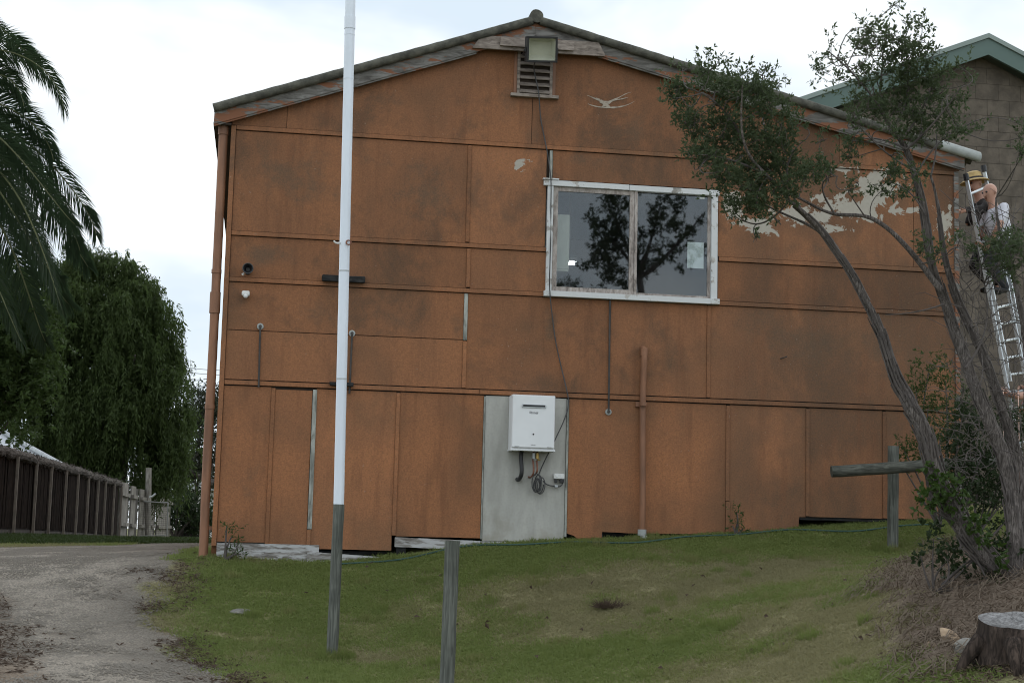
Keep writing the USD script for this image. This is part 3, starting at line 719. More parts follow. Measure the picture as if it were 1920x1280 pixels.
# cable from floodlight down to the coil
cpx = [(1003, 118, .30), (1005, 150, .06), (1010, 175, .075), (1013, 215, .02), (1020, 255, .02), (1026, 285, .03), (1031, 318, .03), (1033, 338, .066), (1033, 380, .045), (1032, 470, .045), (1031, 548, .07), (1034, 580, .03), (1042, 640, .02), (1054, 695, .02), (1064, 738, .03), (1066, 752, .02), (1062, 775, .03), (1045, 815, .10), (1034, 838, .12), (1022, 862, .06), (1010, 890, .04)]
cb = thing('power_cable', 'thin dark cable running from the floodlight past the window to a coil', 'cable', P(1010, 890, D))
obj('lead', tube(smooth_path([P(a, b_, D - y) for a, b_, y in cpx], 140), .0062, 6), M['rubber'], cb, smooth=True)
th = np.linspace(0, 2 * np.pi * 6, 160); c0 = P(1008, 906, D - .045)
rr = .05 + .016 * np.sin(th * .37) + .01 * np.sin(th * 1.31)
obj('coil', tube(np.stack([c0[0] + rr * .72 * np.cos(th) + .012 * np.sin(th * .21) * 2, c0[1] - .02 + .03 * np.sin(th * .53), c0[2] + rr * 1.5 * np.sin(th) - .01], 1), .0058, 6), M['rubber'], cb, smooth=True)
# siren and sensor
q = P(465, 506, D)
sr = thing('horn_speaker', 'small round black horn speaker on the wall below the second batten', 'speaker', (q[0], D, q[2]))
hs = trimesh.creation.revolve(np.array([(.0, .0), (.03, 0), (.034, .05), (.054, .10), (.057, .104), (.054, .108), (.046, .10), (.02, .045), (0., .04)]), sections=28); hs.apply_transform(T(math.pi / 2, [1, 0, 0])); hs.apply_translation([q[0], D, q[2]])
obj('horn', hs, M['black'], sr, smooth=50); obj('fixing_bolt', cyl((q[0] - .04, D - .05, q[2] - .05), (q[0] - .055, D - .062, q[2] - .062), .012, 10), M['white_plastic'], sr)
obj('horn_rim', trimesh.creation.torus(.053, .005, 28, 8).apply_transform(T(math.pi / 2, [1, 0, 0])).apply_translation([q[0], D - .105, q[2]]), M['rubber'], sr, smooth=True)
obj('stand', box(q[0] - .02, q[0] + .02, D - .012, D - .0005, q[2] - .05, q[2] + .05), M['black'], sr)
q = P(461, 552, D)
se = thing('motion_sensor', 'small white motion sensor on the wall just under the black horn', 'sensor', (q[0], D, q[2]))
obj('sensor_head', rbox(q[0] - .042, q[0] + .042, D - .085, D - .02, q[2] - .025, q[2] + .03, .018), M['white_plastic'], se, smooth=60)
obj('sensor_lens', trimesh.creation.icosphere(2, .026).apply_translation([q[0], D - .065, q[2] - .022]), M['white_enamel'], se, smooth=True); obj('base', box(q[0] - .03, q[0] + .03, D - .02, D - .001, q[2] - .01, q[2] + .028), M['white_plastic'], se)
# garden hose along the foot of the wall
hp = []
for x in np.linspace(.75, 7.2, 60):
    y = D - .28 - .10 * math.sin(x * 2.1) - .06 * math.sin(x * 5.3); hp.append((x, y, float(gz(x, y)) + .022))
obj('garden_hose', tube(hp, .009, 8), M['hose'], label='green garden hose lying on the grass along the foot of the shed', cat='hose', smooth=True)

# ------------------------------------------------------------------ pole and posts
def log(p0, p1, r, seed, n=16, k=14):
    t_ = np.linspace(0, 1, k)[:, None]; pts = np.asarray(p0) * (1 - t_) + np.asarray(p1) * t_
    g = tube(pts, r, n, True, .10, seed); return g


PY = 13.3
pb, pj, ptp = P(622, 1230, PY), P(634.5, 972, PY), P(657, 0, PY); pb[2] -= .25; ptp = pj + (ptp - pj) * 1.12
mast = thing('white_pole', 'tall white plastic pole rising from a grey timber post in front of the shed', 'pole', P(622, 1230, PY))
obj('timber_post', log(pb, pj + [0, 0, .12], np.linspace(.05, .046, 14), 3, 18), M['post'], mast, smooth=60)
obj('pipe', tube([pj - [0, 0, .0], pj + (ptp - pj) * .3, pj + (ptp - pj) * .6, ptp], .044, 28), M['white_pvc'], mast, smooth=50)
ax = unit(ptp - pj)
for yp in (45, 68, 153):
    c = pj + (ptp - pj) * ((972 - yp) / 972 / 1.12); obj('pipe_joint', cyl(c - ax * (.055 if yp == 45 else .006), c + ax * (.055 if yp == 45 else .006), .048 if yp == 45 else .0455, 26), M['white_pvc'], mast, smooth=50)
for yp in (518, 718):
    c = pj + (ptp - pj) * ((972 - yp) / 972 / 1.12); obj('strap', cyl(c - ax * .006, c + ax * .006, .0462, 26), M['galv'], mast)
c = pj + (ptp - pj) * ((972 - 466) / 972 / 1.12)
obj('hook', [tube(smooth_path([c + [-.04, -.02, 0], c + [-.085, -.03, 0], c + [-.095, -.03, .012]], 8), .008, 8)], M['white_plastic'], mast); obj('hook', trimesh.creation.torus(.02, .006, 16, 8).apply_transform(T(1.4, [1, 0, 0])).apply_translation(c + [.03, -.05, 0]), M['copper'], mast)
p0, p1 = P(838, 1290, 11.3), P(848, 1013, 11.3); p0 = p1 + (p0 - p1) * 1.5; p0[0] = p1[0] - .012
obj('timber_post', log(p0, p1, .053, 9, 18), M['post'], label='short free standing grey timber post on the lawn right of the white pole', cat='post', smooth=45)
rf_ = thing('log_rail', 'grey log rail carried by a round post under the leaning tree', 'rail fence', P(1673, 1035, 15.3))
pa = P(1673, 1050, 15.3); pt_ = P(1675, 836, 15.3)
obj('post', log(pa - [0, 0, .2], pt_, .056, 12, 18), M['post'], rf_, smooth=45)
obj('rail', log(P(1559, 884, 15.14) + [0, .0, 0], P(1900, 862, 14.9), .058, 17, 16, 20), M['rail'], rf_, smooth=45)

# ------------------------------------------------------------------ block building on the right
M['block'] = plain('brown_concrete_block', (.112, .092, .072), .9, .3, 4., .3)
M['mortar'] = plain('grey_mortar', (.090, .076, .060), .95, .2, 8.)
M['green_trim'] = plain('grey_green_trim', (.085, .135, .118), .5, .08, 1.)
M['green_pale'] = plain('pale_green_capping', (.22, .27, .25), .5, .08, 1.)  # paler green than the trim, for the capping strip
BY = 24.0
apex, le = P(1838, 106, BY), P(1522, 214, BY)
re_ = np.array([apex[0] + (apex[0] - le[0]) * 1.15, BY, apex[2] - (apex[2] - le[2]) * 1.25])
bb = thing('block_building', 'tall brown concrete block building with green gable trim behind the shed', 'building', (apex[0], BY, 2.))
obj('wall', prism([(le[0] + .2, .8), (re_[0] - .2, .8), (re_[0] - .2, re_[2]), (apex[0], apex[2]), (le[0] + .2, le[2])], BY + .0045, BY + .3), M['mortar'], bb)
obj('side_wall', [box(le[0] + .2, le[0] + .5, BY + .3, BY + 14, .8, le[2]), box(re_[0] - .5, re_[0] - .2, BY + .3, BY + 14, .8, re_[2])], M['block'], bb)
gp = Polygon([(le[0] + .25, .8), (re_[0] - .25, .8), (re_[0] - .25, re_[2]), (apex[0], apex[2] - .02), (le[0] + .25, le[2])])
rest, vis = [], 0
BW, BH = .40, .27
zc = 1.2
row = 0
while zc < apex[2]:
    xc = le[0] + .25 - (BW / 2 if row % 2 else 0)
    while xc < re_[0]:
        r_ = shapely.box(xc + .004, zc + .004, xc + BW - .004, zc + BH - .004).intersection(gp)
        if r_.area > .01 and r_.geom_type == 'Polygon':
            dy = RNG.random() * .003
            g = prism(list(r_.exterior.coords)[:-1], BY - dy, BY + .022)
            q = pix(np.array([xc + BW / 2, BY, zc + BH / 2]))
            if 1500 < q[0] < 1930 and 60 < q[1] < 860 and xc > 8. and vis < 300:
                obj('block', g, M['block'], bb); vis += 1
            else:
                rest.append(g)
        xc += BW
    zc += BH; row += 1
obj('block_courses', rest, M['block'], bb, kind='stuff')
for k, (e, s_) in enumerate(((le, 1), (re_, -1))):
    dirv = unit(e - apex); nn = np.array([0, 0, 1.])
    ee = e + dirv * .5
    q = [(apex[0], apex[2] + .22), (apex[0], apex[2] - .06), (ee[0], ee[2] - .06), (ee[0], ee[2] + .22)]
    obj('barge_board', prism(q, BY - .30, BY - .25), M['green_trim'], bb)
    q = [(apex[0], apex[2] + .30), (apex[0], apex[2] + .222), (ee[0], ee[2] + .222), (ee[0], ee[2] + .30)]
    obj('barge_cap', prism(q, BY - .33, BY - .22), M['green_pale'], bb)
    q = [(apex[0], apex[2] + .27), (apex[0], apex[2] + .20), (ee[0], ee[2] + .20), (ee[0], ee[2] + .27)]
    obj('roof', prism(q, BY - .218, BY + 14), M['green_trim'], bb)

# ------------------------------------------------------------------ brush fence, paling fence, gate, far buildings
M['brush'] = plain('dark_brush', (.030, .021, .017), .95, .5, 14., .5, (3, 3, .5))
M['brush_cap'] = plain('grey_brush_capping', (.085, .07, .06), .95, .5, 20., .6)
M['fence_post'] = plain('pale_thin_post', (.20, .17, .14), .8, .2, 9.)
M['fence_dark'] = plain('dark_fence_rail', (.05, .04, .034), .9, .3, 9.)
M['paling'] = wood_material('grey_paling', (.19, .175, .155), (.34, .32, .29), (9, 9, .9))
M['paling_dark'] = wood_material('dark_paling', (.075, .068, .062), (.14, .13, .12), (9, 9, .9))
fpx = [-25, 15, 52, 81, 110, 133, 153, 172, 186, 203, 217]
A0, A1 = P(0, 1003, 27), P(217, 1012, 40); L0, L1 = -A0[0] , 0


def fpoint(px):
    """Point of the fence line seen in the photograph's column px."""
    dline = (A1 - A0)[:2]; r_ = ray(px, 1005)[:2]
    t_, u_ = np.linalg.solve(np.stack([r_, -dline], 1), A0[:2]); p = A0[:2] + dline * u_
    return np.array([p[0], p[1], float(gz(p[0], p[1]))])


FP = [fpoint(v) for v in fpx]
FP.insert(0, FP[0] + (FP[0] - FP[1])); FP.insert(0, FP[0] + (FP[0] - FP[1]))
fd = unit((A1 - A0) * [1, 1, 0]); fn = np.array([fd[1], -fd[0], 0.])      # towards the drive
bf = thing('brush_fence', 'dark brushwood fence with thin pale posts and a shaggy top roll along the drive', 'fence', FP[0])
FH = 1.33
rng = np.random.default_rng(3)


def obox(c, du, dn, dz0, dz1, ju, jn):
    """Box round c with half sizes along the fence (ju) and across it (jn)."""
    b_ = box(-ju, ju, -jn, jn, dz0, dz1); R_ = np.eye(4); R_[:3, 0] = du; R_[:3, 1] = dn; R_[:3, 3] = c; b_.apply_transform(R_)
    return b_


for i, p in enumerate(FP):
    obj('post', obox(p + fn * .085, fd, fn, -.25, FH + .02, .018, .022), M['fence_post'], bf)
    if i == len(FP) - 1: break
    q = FP[i + 1]; w = np.linalg.norm((q - p)[:2]); mid = (p + q) / 2
    parts = []
    for k in range(70):
        s_ = rng.random() * (w - .08) - w / 2 + .04; tl = rng.normal() * .03
        b0 = mid + fd * s_ + fn * (rng.random() * .07 - .05) + [0, 0, .16]; b1 = b0 + fd * tl + [0, 0, FH - .14]
        parts.append(tube([b0, b1], .012 + .012 * rng.random(), 4, False))
    obj('brush_panel', parts + [obox(mid - fn * .05, fd, fn, .12, FH, w / 2 - .03, .03)], M['brush'], bf)
    obj('base_board', obox(mid + fn * .03, fd, fn, -.15, .13, w / 2 - .03, .015), M['fence_dark'], bf)
    k = 10; tt = np.linspace(0, 1, k)[:, None]; ln = p * (1 - tt) + q * tt + [0, 0, FH + .06] + fn * .02
    ln[:, 2] += (rng.random(k) - .5) * .04
    g = [tube(ln, .085, 9, True, .3, i)]
    for _ in range(150):
        c = p + (q - p) * rng.random() + [0, 0, FH + .06]; th_ = rng.random() * 6.28
        c = c + fn * .085 * math.cos(th_) + np.array([0, 0, .085 * math.sin(th_)])
        dv = unit(fd * rng.normal() * 1.2 + fn * rng.normal() * .4 + np.array([0, 0, rng.normal() * .35])); g.append(tube([c - dv * .07, c + dv * .07], .006, 3, False))
    obj('top_roll', g, M['brush_cap'], bf)
# pale fence after it
pf = thing('paling_fence', 'grey paling fence with two rails between the brush fence and the mesh gate', 'fence', FP[-1] + fd * .1)
x0 = FP[-1] + fd * .05
s_ = 0.; k = 0
wd = (.42, .95, .62, .85, .95, .8, .95, .55, .8, .8, .8, .9, .9, .9)
for k, w in enumerate(wd):
    c = x0 + fd * (s_ + w / 2); c[2] = float(gz(c[0], c[1]))
    dark = k in (2, 4, 7, 9)
    off = -.03 if dark else .03
    obj('pale_board', obox(c + fn * off, fd, fn, -.1, 1.46 - .012 * k + .02 * (k % 2), w / 2 - .012, .02), M['paling_dark' if dark else 'paling'], pf)
    if not dark:
        for hz in (.38, 1.12):
            obj('rail', obox(c + fn * .085, fd, fn, hz, hz + .09, w / 2 + .02, .03), M['paling'], pf)
    s_ += w
gp0 = fpoint(264); gp0[2] = float(gz(gp0[0], gp0[1])); GY = gp0[1]
gt = thing('mesh_gate', 'wire mesh gate in a thin pipe frame hung on a tall grey post', 'gate', gp0)
t0 = P(265, 876, GY)
obj('gate_post', tube([gp0 + fn * .2 - [0, 0, .2], np.array([t0[0], GY, t0[2]]) + fn * .2], .08, 8, True, .12, 5), M['paling'], gt)
ga, gb_, gc, gd = P(252, 939, GY - .6), P(315, 942, GY - .6), P(313, 1003, GY - .6), P(250, 1005, GY - .6)
for a, b_ in ((ga, gb_), (gb_, gc), (gc, gd), (gd, ga)):
    obj('frame_pipe', cyl(a, b_, .018, 10), M['pipe_grey'], gt)
ws = []
for k in range(1, 16):
    t_ = k / 16; ws.append(tube([ga + (gb_ - ga) * t_, gd + (gc - gd) * t_], .003, 3, False)); ws.append(tube([ga + (gd - ga) * t_, gb_ + (gc - gb_) * t_], .003, 3, False))
obj('wire_mesh', ws, M['dark_metal'], gt, kind='stuff')
obj('latch', tube([P(280, 932, GY - .6), P(286, 930, GY - .6), P(292, 925, GY - .6)], .03, 6), M['galv'], gt)
# white roofed house behind the fence
M['white_roof'] = plain('pale_metal_roof', (.56, .58, .62), .4, .05, 1.)
M['white_wall'] = plain('pale_wall', (.50, .50, .48), .7, .05, 1.)
c0, c1 = P(125, 882, 36), P(-10, 806, 36)
c2 = P(-200, 700, 36)
hs_ = thing('white_roofed_house', 'pale metal roof slope rising behind the brush fence', 'house', (c2[0], 36, 1.3))
zE = c0[2]; ax_, az_ = c2[0], c2[2]
for nm, vv in (('roof', [(ax_, 39, az_), (c0[0], 36, zE), (c0[0], 42, zE)]), ('roof', [(ax_, 39, az_), (c0[0], 42, zE), (ax_ * 2 - c0[0], 42, zE), ]), ('roof', [(ax_, 39, az_), (ax_ * 2 - c0[0], 36, zE), (c0[0], 36, zE)]), ('roof', [(ax_, 39, az_), (ax_ * 2 - c0[0], 42, zE), (ax_ * 2 - c0[0], 36, zE)])):
    vv = np.array(vv, float); v2 = np.vstack([vv, vv - [0, 0, .06]])
    obj(nm, trimesh.convex.convex_hull(v2), M['white_roof'], hs_)
for j in range(4):
    pass
obj('hip_cap', cyl((ax_, 39, az_ + .03), (c0[0], 36, zE + .03), .06, 8), M['galv'], hs_)
obj('wall', box(ax_ * 2 - c0[0] + .5, c0[0] - .5, 36.5, 41.5, .8, zE - .04), M['white_wall'], hs_)
obj('gutter', box(ax_ * 2 - c0[0], c0[0], 35.9, 36.0, zE - .1, zE - .0), M['galv'], hs_)
# pale house far beyond the trees
c0 = P(380, 938, 66); fh = thing('far_house', 'pale house glimpsed through the far trees beside the shed corner', 'house', (c0[0], 66, 1.2))
obj('wall', box(c0[0] - .9, c0[0] + 5, 66, 70, .8, 3.2), M['white_wall'], fh)
obj('roof', prism([(c0[0] - 1.2, 3.2), (c0[0] + 5.3, 3.2), (c0[0] + 2, 4.4)], 65.7, 70.3), M['galv'], fh)
obj('window', box(c0[0] + .6, c0[0] + 1.5, 65.95, 66.02, 1.9, 2.9), M['backing'], fh)
for k, (ya, yb) in enumerate(((678, 684), (687, 692))):
    a, b_ = P(250, ya - 6, 70), P(520, yb + 8, 70); tt = np.linspace(0, 1, 20)[:, None]; ln = a * (1 - tt) + b_ * tt
    ln[:, 2] -= .25 * np.sin(np.pi * tt[:, 0])
    obj('power_line', tube(ln, .012, 5), M['rubber'], label='%s of the two thin power lines beyond the weeping tree' % ('upper' if k == 0 else 'lower'), cat='power line')

# ------------------------------------------------------------------ vegetation
M['tea_leaf'] = leaf_material('dull_green_leaf', (0.07, 0.095, 0.045), (0.235, 0.275, 0.13), .46)
M['weep_leaf'] = leaf_material('weeping_leaf', (0.06, 0.09, 0.026), (0.21, 0.26, 0.075), .5)
M['dark_leaf'] = leaf_material('dark_round_leaf', (0.06, 0.095, 0.028), (0.21, 0.28, 0.08), .48)
M['palm_leaf'] = leaf_material('palm_leaflet', (0.036, 0.06, 0.03), (0.125, 0.175, 0.07), .38, .4)
M['scrub_leaf'] = leaf_material('far_scrub_leaf', (0.035, 0.042, 0.024), (0.085, 0.092, 0.055), .2)
M['ivy_leaf'] = leaf_material('ivy_leaf', (0.045, 0.08, 0.016), (0.13, 0.19, 0.04), .3, .5, (.30, .28, .03))
M['bush_leaf'] = leaf_material('dark_bush_leaf', (0.03, 0.048, 0.018), (0.10, 0.135, 0.042), .32)
M['bark'] = wood_material('stringy_grey_bark', (.075, .064, .058), (.195, .17, .158), (34, 34, 4.2), .95)
M['twig'] = plain('grey_twig', (.085, .072, .066), .9, .3, 9.)
M['palm_rib'] = plain('palm_rib', (.10, .11, .045), .6, .2)
TY = 10.5


def limb(px, r0_, r1_, seed, n=40, dy=0., ys=None, rough=.28, sides=10):
    """A limb through the photograph's points px, standing at the tree's own distance; ys: offsets in depth."""
    ys = ys or [0] * len(px)
    c = smooth_path([P(a, b_, TY + dy + y) for (a, b_), y in zip(px, ys)], n)
    r_ = np.linspace(r0_, r1_, n) if np.ndim(r0_) == 0 else np.interp(np.linspace(0, 1, n), *r0_); c = c + (meshkit.fbm(np.c_[c[:, 2] * 3, c[:, :2]], 3, seed)[:, None] - .5) * r_[:, None] * 1.2
    return tube(c, r_, sides, True, rough, seed), c


def bark_strips(path, radii, n, rng):
    """Loose strips of stringy bark along a limb."""
    g = []
    for _ in range(n):
        i = rng.integers(2, len(path) - 6); k = rng.integers(3, 7); th_ = rng.random() * 6.28
        ax_ = unit(path[i + 1] - path[i]); a = unit(np.cross(ax_, [0, 1, .2])); b_ = np.cross(ax_, a)
        o = (a * math.cos(th_) + b_ * math.sin(th_)); seg = path[i:i + k]; rr = np.interp(np.arange(i, i + k), np.arange(len(path)), radii)
        lift = np.linspace(0, rng.random() * .5, k)
        g.append(tube(seg + o * (rr * (1. + lift))[:, None], np.linspace(.006, .003, k) * (1 + rng.random()), 4, False))
    return trimesh.util.concatenate(g)


tree = thing('leaning_tree', 'many stemmed grey barked tree leaning left over the lawn in front of the shed', 'tree', P(1890, 1080, TY))
rng = np.random.default_rng(21)
stems = {}
stems['A'] = limb([(1905, 1090), (1850, 1040), (1800, 975), (1757, 890), (1725, 790), (1690, 735), (1660, 650), (1628, 575), (1590, 505), (1545, 440), (1478, 376)], ([0, .3, .47, .58, .75, 1], [.072, .062, .052, .030, .025, .014]), None, 1, 60)
stems['B'] = limb([(1905, 1085), (1902, 1000), (1893, 900), (1860, 800), (1810, 680), (1775, 580), (1748, 500), (1733, 400), (1717, 330), (1700, 280), (1672, 242)], ([0, .3, .5, .7, .85, 1], [.056, .048, .038, .029, .021, .012]), None, 2, 60, 0, [0, .05, .1, .1, .15, .15, .1, .1, .1, .1, .1])
stems['C'] = limb([(1915, 1085), (1918, 960), (1905, 850), (1870, 735), (1838, 650), (1795, 560), (1775, 500), (1765, 440), (1745, 330)], .046, .009, 3, 50, .25)
stems['D'] = limb([(1925, 760), (1918, 600), (1900, 520), (1885, 470), (1872, 420), (1868, 370)], .032, .007, 4, 40, .35)
for k, (g, c) in stems.items(): obj('trunk', g, M['bark'], tree, smooth=True)
limbs = [([(1764, 545), (1724, 492), (1664, 429), (1622, 406), (1566, 402), (1514, 380), (1470, 362)], .030, .010), ([(1556, 455), (1520, 424), (1465, 399), (1420, 372)], .016, .007), ([(1478, 376), (1440, 330), (1400, 280), (1390, 215), (1392, 160)], .018, .005), ([(1478, 376), (1450, 290), (1430, 220), (1433, 165)], .016, .005),
         ([(1500, 390), (1480, 300), (1500, 270)], .012, .005), ([(1440, 330), (1370, 300), (1310, 290)], .012, .004), ([(1400, 280), (1350, 200), (1290, 165)], .012, .004), ([(1566, 402), (1545, 340), (1570, 330)], .010, .004), ([(1622, 406), (1590, 360)], .008, .003),
         ([(1672, 242), (1650, 170), (1655, 110), (1638, 60)], .014, .004), ([(1672, 242), (1700, 180), (1700, 110), (1692, 60)], .014, .004), ([(1690, 262), (1740, 180), (1755, 120)], .012, .004), ([(1672, 242), (1610, 150), (1570, 110), (1550, 95)], .012, .004),
         ([(1700, 280), (1760, 220), (1800, 165)], .012, .004), ([(1717, 330), (1770, 260), (1826, 232)], .010, .004), ([(1733, 400), (1690, 350), (1655, 340)], .008, .004), ([(1700, 280), (1640, 260), (1600, 265)], .010, .004), ([(1745, 330), (1755, 280), (1755, 230)], .010, .004),
         ([(1715, 320), (1660, 285), (1610, 235)], .010, .004), ([(1480, 376), (1420, 420), (1380, 400)], .010, .004), ([(1810, 690), (1850, 600), (1845, 530)], .012, .004), ([(1770, 570), (1715, 585), (1660, 590)], .008, .003)]
ends = [c for g, c in stems.values()]
for k, (px, ra, rb) in enumerate(limbs):
    ys = list(np.linspace(0, rng.normal() * .25, len(px)))
    g, c = limb(px, ra * .8, rb * .8, 30 + k, 24, 0, ys, .2, 7)
    obj('limb', g, M['bark'] if ra > .015 else M['twig'], tree, smooth=True); ends.append(c)
obj('loose_bark', [bark_strips(stems['A'][1], np.interp(np.linspace(0, 1, 60), [0, .3, .47, .58, .75, 1], [.072, .062, .052, .030, .025, .014]), 150, rng), bark_strips(stems['B'][1], np.linspace(.054, .014, 60), 120, rng), bark_strips(stems['C'][1], np.linspace(.046, .009, 50), 90, rng)], M['twig'], tree, kind='stuff')
CA = [(110, 350, 55), (90, 410, 50), (190, 350, 60), (250, 340, 50), (270, 420, 70), (170, 470, 60), (150, 540, 50), (400, 330, 32), (410, 420, 70), (350, 470, 80), (510, 340, 36), (530, 420, 60), (500, 500, 80), (420, 560, 90), (300, 560, 70), (230, 580, 55), (170, 560, 40), (620, 640, 45), (680, 570, 36), (650, 610, 45), (560, 600, 80), (460, 660, 90), (330, 650, 65), (240, 680, 40), (190, 700, 45), (160, 740, 45), (230, 780, 45), (300, 760, 55), (260, 850, 50), (360, 800, 85), (470, 780, 90), (580, 760, 85), (680, 720, 50), (720, 700, 26), (760, 790, 60), (830, 810, 45), (700, 850, 60), (600, 870, 75), (480, 880, 85), (380, 920, 75), (360, 1000, 55), (440, 1010, 55), (500, 960, 70), (560, 950, 55), (930, 890, 22), (510, 1115, 22), (890, 930, 22), (100, 300, 22), (405, 290, 18), (515, 300, 18)]
CB = [(1060, 60, 28), (1040, 130, 36), (1100, 90, 22), (1130, 130, 38), (1200, 90, 32), (1230, 120, 32), (1190, 160, 55), (1080, 170, 42), (1050, 210, 45), (820, 190, 24), (840, 220, 18), (930, 180, 40), (900, 220, 42), (960, 220, 46), (960, 290, 36), (890, 270, 24), (1050, 290, 46), (1150, 230, 55), (1210, 210, 46), (1270, 200, 30), (1320, 180, 20), (1270, 250, 46), (1180, 290, 65), (1100, 340, 65), (1210, 370, 75), (1300, 320, 55), (1370, 270, 34), (1340, 230, 24), (1380, 330, 55), (1420, 340, 36), (1330, 400, 65), (1420, 400, 46), (1460, 390, 34), (1500, 380, 30), (1240, 450, 75), (1120, 430, 65), (1020, 410, 55), (960, 390, 46), (1000, 500, 46), (1080, 520, 50), (1160, 520, 50), (1280, 530, 55), (1330, 580, 55), (1380, 540, 50), (1440, 480, 36), (1410, 500, 36), (950, 550, 34), (900, 560, 22), (1000, 630, 45), (960, 680, 34), (970, 720, 34), (1060, 650, 36), (1130, 660, 34), (1280, 620, 45), (1390, 620, 42), (1410, 640, 34), (1490, 600, 28), (1530, 570, 30), (1570, 560, 20), (1530, 620, 26), (1120, 830, 46), (1100, 880, 40), (1170, 880, 40), (1200, 930, 36), (1090, 910, 26), (1240, 900, 24), (1160, 800, 34), (1780, 570, 13), (1770, 650, 18), (1780, 700, 22), (1760, 740, 18), (1805, 700, 18)]
CC = [(1700, 1180, 80), (1640, 1250, 70), (1760, 1230, 90), (1560, 1190, 40), (1800, 1150, 60), (1700, 1270, 80), (1790, 1300, 60), (1280, 1190, 40), (1340, 1230, 40), (1390, 1200, 36), (1420, 1180, 26)]


def crown(clumps, dens, rng, L, Wd, sc=2.6662, o=(1240, 20), Y=TY, flat=.9, nl=9, upw=.7, dy=0.):
    cs, tw = [], []
    for (zx, zy, zr_) in clumps:
        c = P(o[0] + zx / sc, o[1] + zy / sc, Y); R_ = zr_ / sc / F * Y
        c[1] += rng.normal() * .22 * flat + dy
        n = max(5, int(dens * (R_ / .1) ** 2))
        q = rng.normal(size=(n, 3)) * R_ * [.64, .8, .64]
        cs.append(c + q); tw.append((c, R_))
    cs = np.vstack(cs)
    return cs, tw, sprigs(cs, rng, nl, .085, L, Wd, upw)


def twigs(tw, ends, rng, r_=.0035):
    allp = np.vstack(ends); kd = cKDTree(allp); g = []
    for c, R_ in tw:
        j = kd.query(c)[1]; a = allp[j]
        mid = (a + c) / 2 + rng.normal(size=3) * .05
        g.append(tube(smooth_path([a, mid, c], 6), np.linspace(r_ * 1.3, r_ * .7, 6), 5, False))
        for _ in range(4):
            e = c + rng.normal(size=3) * R_ * .7; g.append(tube([c, (c + e) / 2 + rng.normal(size=3) * .02, e], r_ * .6, 4, False))
    return trimesh.util.concatenate(g)


for nm, cl_, dens in (('crown', CA, 62), ('crown', CB, 54), ('crown', CC, 45)):
    cs, tw, lv = crown(cl_, dens, rng, .034, .0145)
    obj(nm, lv, M['tea_leaf'], tree); obj('twigs', twigs(tw, ends, rng), M['twig'], tree, kind='stuff')
# bare grey twigs at the right
g = []
for _ in range(260):
    a = P(rng.uniform(1800, 1925), rng.uniform(400, 900), TY + rng.uniform(-.2, .6)); pts = [a]; dv = unit(rng.normal(size=3) * .6 + [-.35, 0, .75])
    for k in range(5): dv = unit(dv + rng.normal(size=3) * .35); pts.append(pts[-1] + dv * .075)
    g.append(tube(pts, np.linspace(.0035, .0014, 6), 4, False))
obj('bare_twigs', g, M['twig'], tree, kind='stuff')


def leafy(name, label, cat, spots, Y, mat, n_leaf, L, Wd, rng, dens=9, group=None, upw=.4, stems_to=None, jitter=.3):
    """A bush or ground plant of leafy clumps at photograph points (px, py, radius in px)."""
    c0 = P(spots[0][0], spots[0][1], Y)
    base = np.array(stems_to if stems_to is not None else [c0[0], Y, float(gz(c0[0], Y))])
    t_ = thing(name, label, cat, base, group)
    cs, st = [], []
    for px, py, r_ in spots:
        c = P(px, py, Y); R_ = r_ / F * Y; c[1] += rng.normal() * jitter * R_ * 2
        n = max(6, int(dens * (R_ / .1) ** 2)); cs.append(c + rng.normal(size=(n, 3)) * R_ * .55)
        st.append(tube(smooth_path([base, base * .45 + c * .55 + rng.normal(size=3) * R_ * .3, c], 8), np.linspace(.012, .004, 8) * Y / 12, 5, False))
    obj('foliage', sprigs(np.vstack(cs), rng, n_leaf, .09 * Y / 12.5, L, Wd, upw), mat, t_)
    obj('stem', st, M['twig'], t_, kind='stuff')
    return t_


rng = np.random.default_rng(5)
leafy('bush', 'yellowish green bush against the shed wall behind the leaning trunk', 'bush', [(1735, 700, 34), (1765, 715, 30), (1720, 730, 26), (1740, 760, 34), (1770, 770, 26), (1745, 800, 30), (1705, 845, 22), (1695, 870, 18), (1735, 850, 30), (1760, 830, 22)], 15.6, M['weep_leaf'], 9, .038, .016, rng, 15, stems_to=(7.0, 15.6, 1.8))
leafy('bush', 'dark bush behind the tree stems beside the shed corner', 'bush', [(1800, 770, 34), (1830, 800, 40), (1795, 830, 40), (1840, 850, 45), (1800, 880, 36), (1850, 900, 45), (1815, 930, 40), (1880, 870, 45), (1880, 940, 50), (1910, 800, 40), (1910, 900, 40), (1875, 790, 35)], 14.0, M['bush_leaf'], 9, .04, .018, rng, 22)
leafy('ground_ivy', 'dark low leafy ground plants under the tree base', 'plant', [(1750, 1010, 22), (1790, 1045, 30), (1820, 1060, 36), (1770, 1040, 24), (1840, 1090, 34), (1870, 1110, 30), (1730, 1040, 18), (1890, 1020, 34), (1850, 1010, 30), (1900, 1120, 30)], TY + .15, M['bush_leaf'], 8, .042, .026, rng, 12)
leafy('climbing_ivy', 'bright green ivy wound round the leaning trunk with some yellow leaves', 'ivy', [(1745, 880, 12), (1755, 905, 16), (1775, 915, 20), (1745, 920, 14), (1790, 930, 20), (1770, 940, 18), (1800, 960, 16), (1815, 975, 12), (1752, 945, 12), (1830, 985, 10), (1720, 940, 14), (1845, 1010, 10), (1870, 1035, 9), (1880, 1075, 12), (1890, 1150, 9)], TY - .1, M['ivy_leaf'], 6, .045, .036, rng, 16, upw=0., stems_to=P(1800, 985, TY))
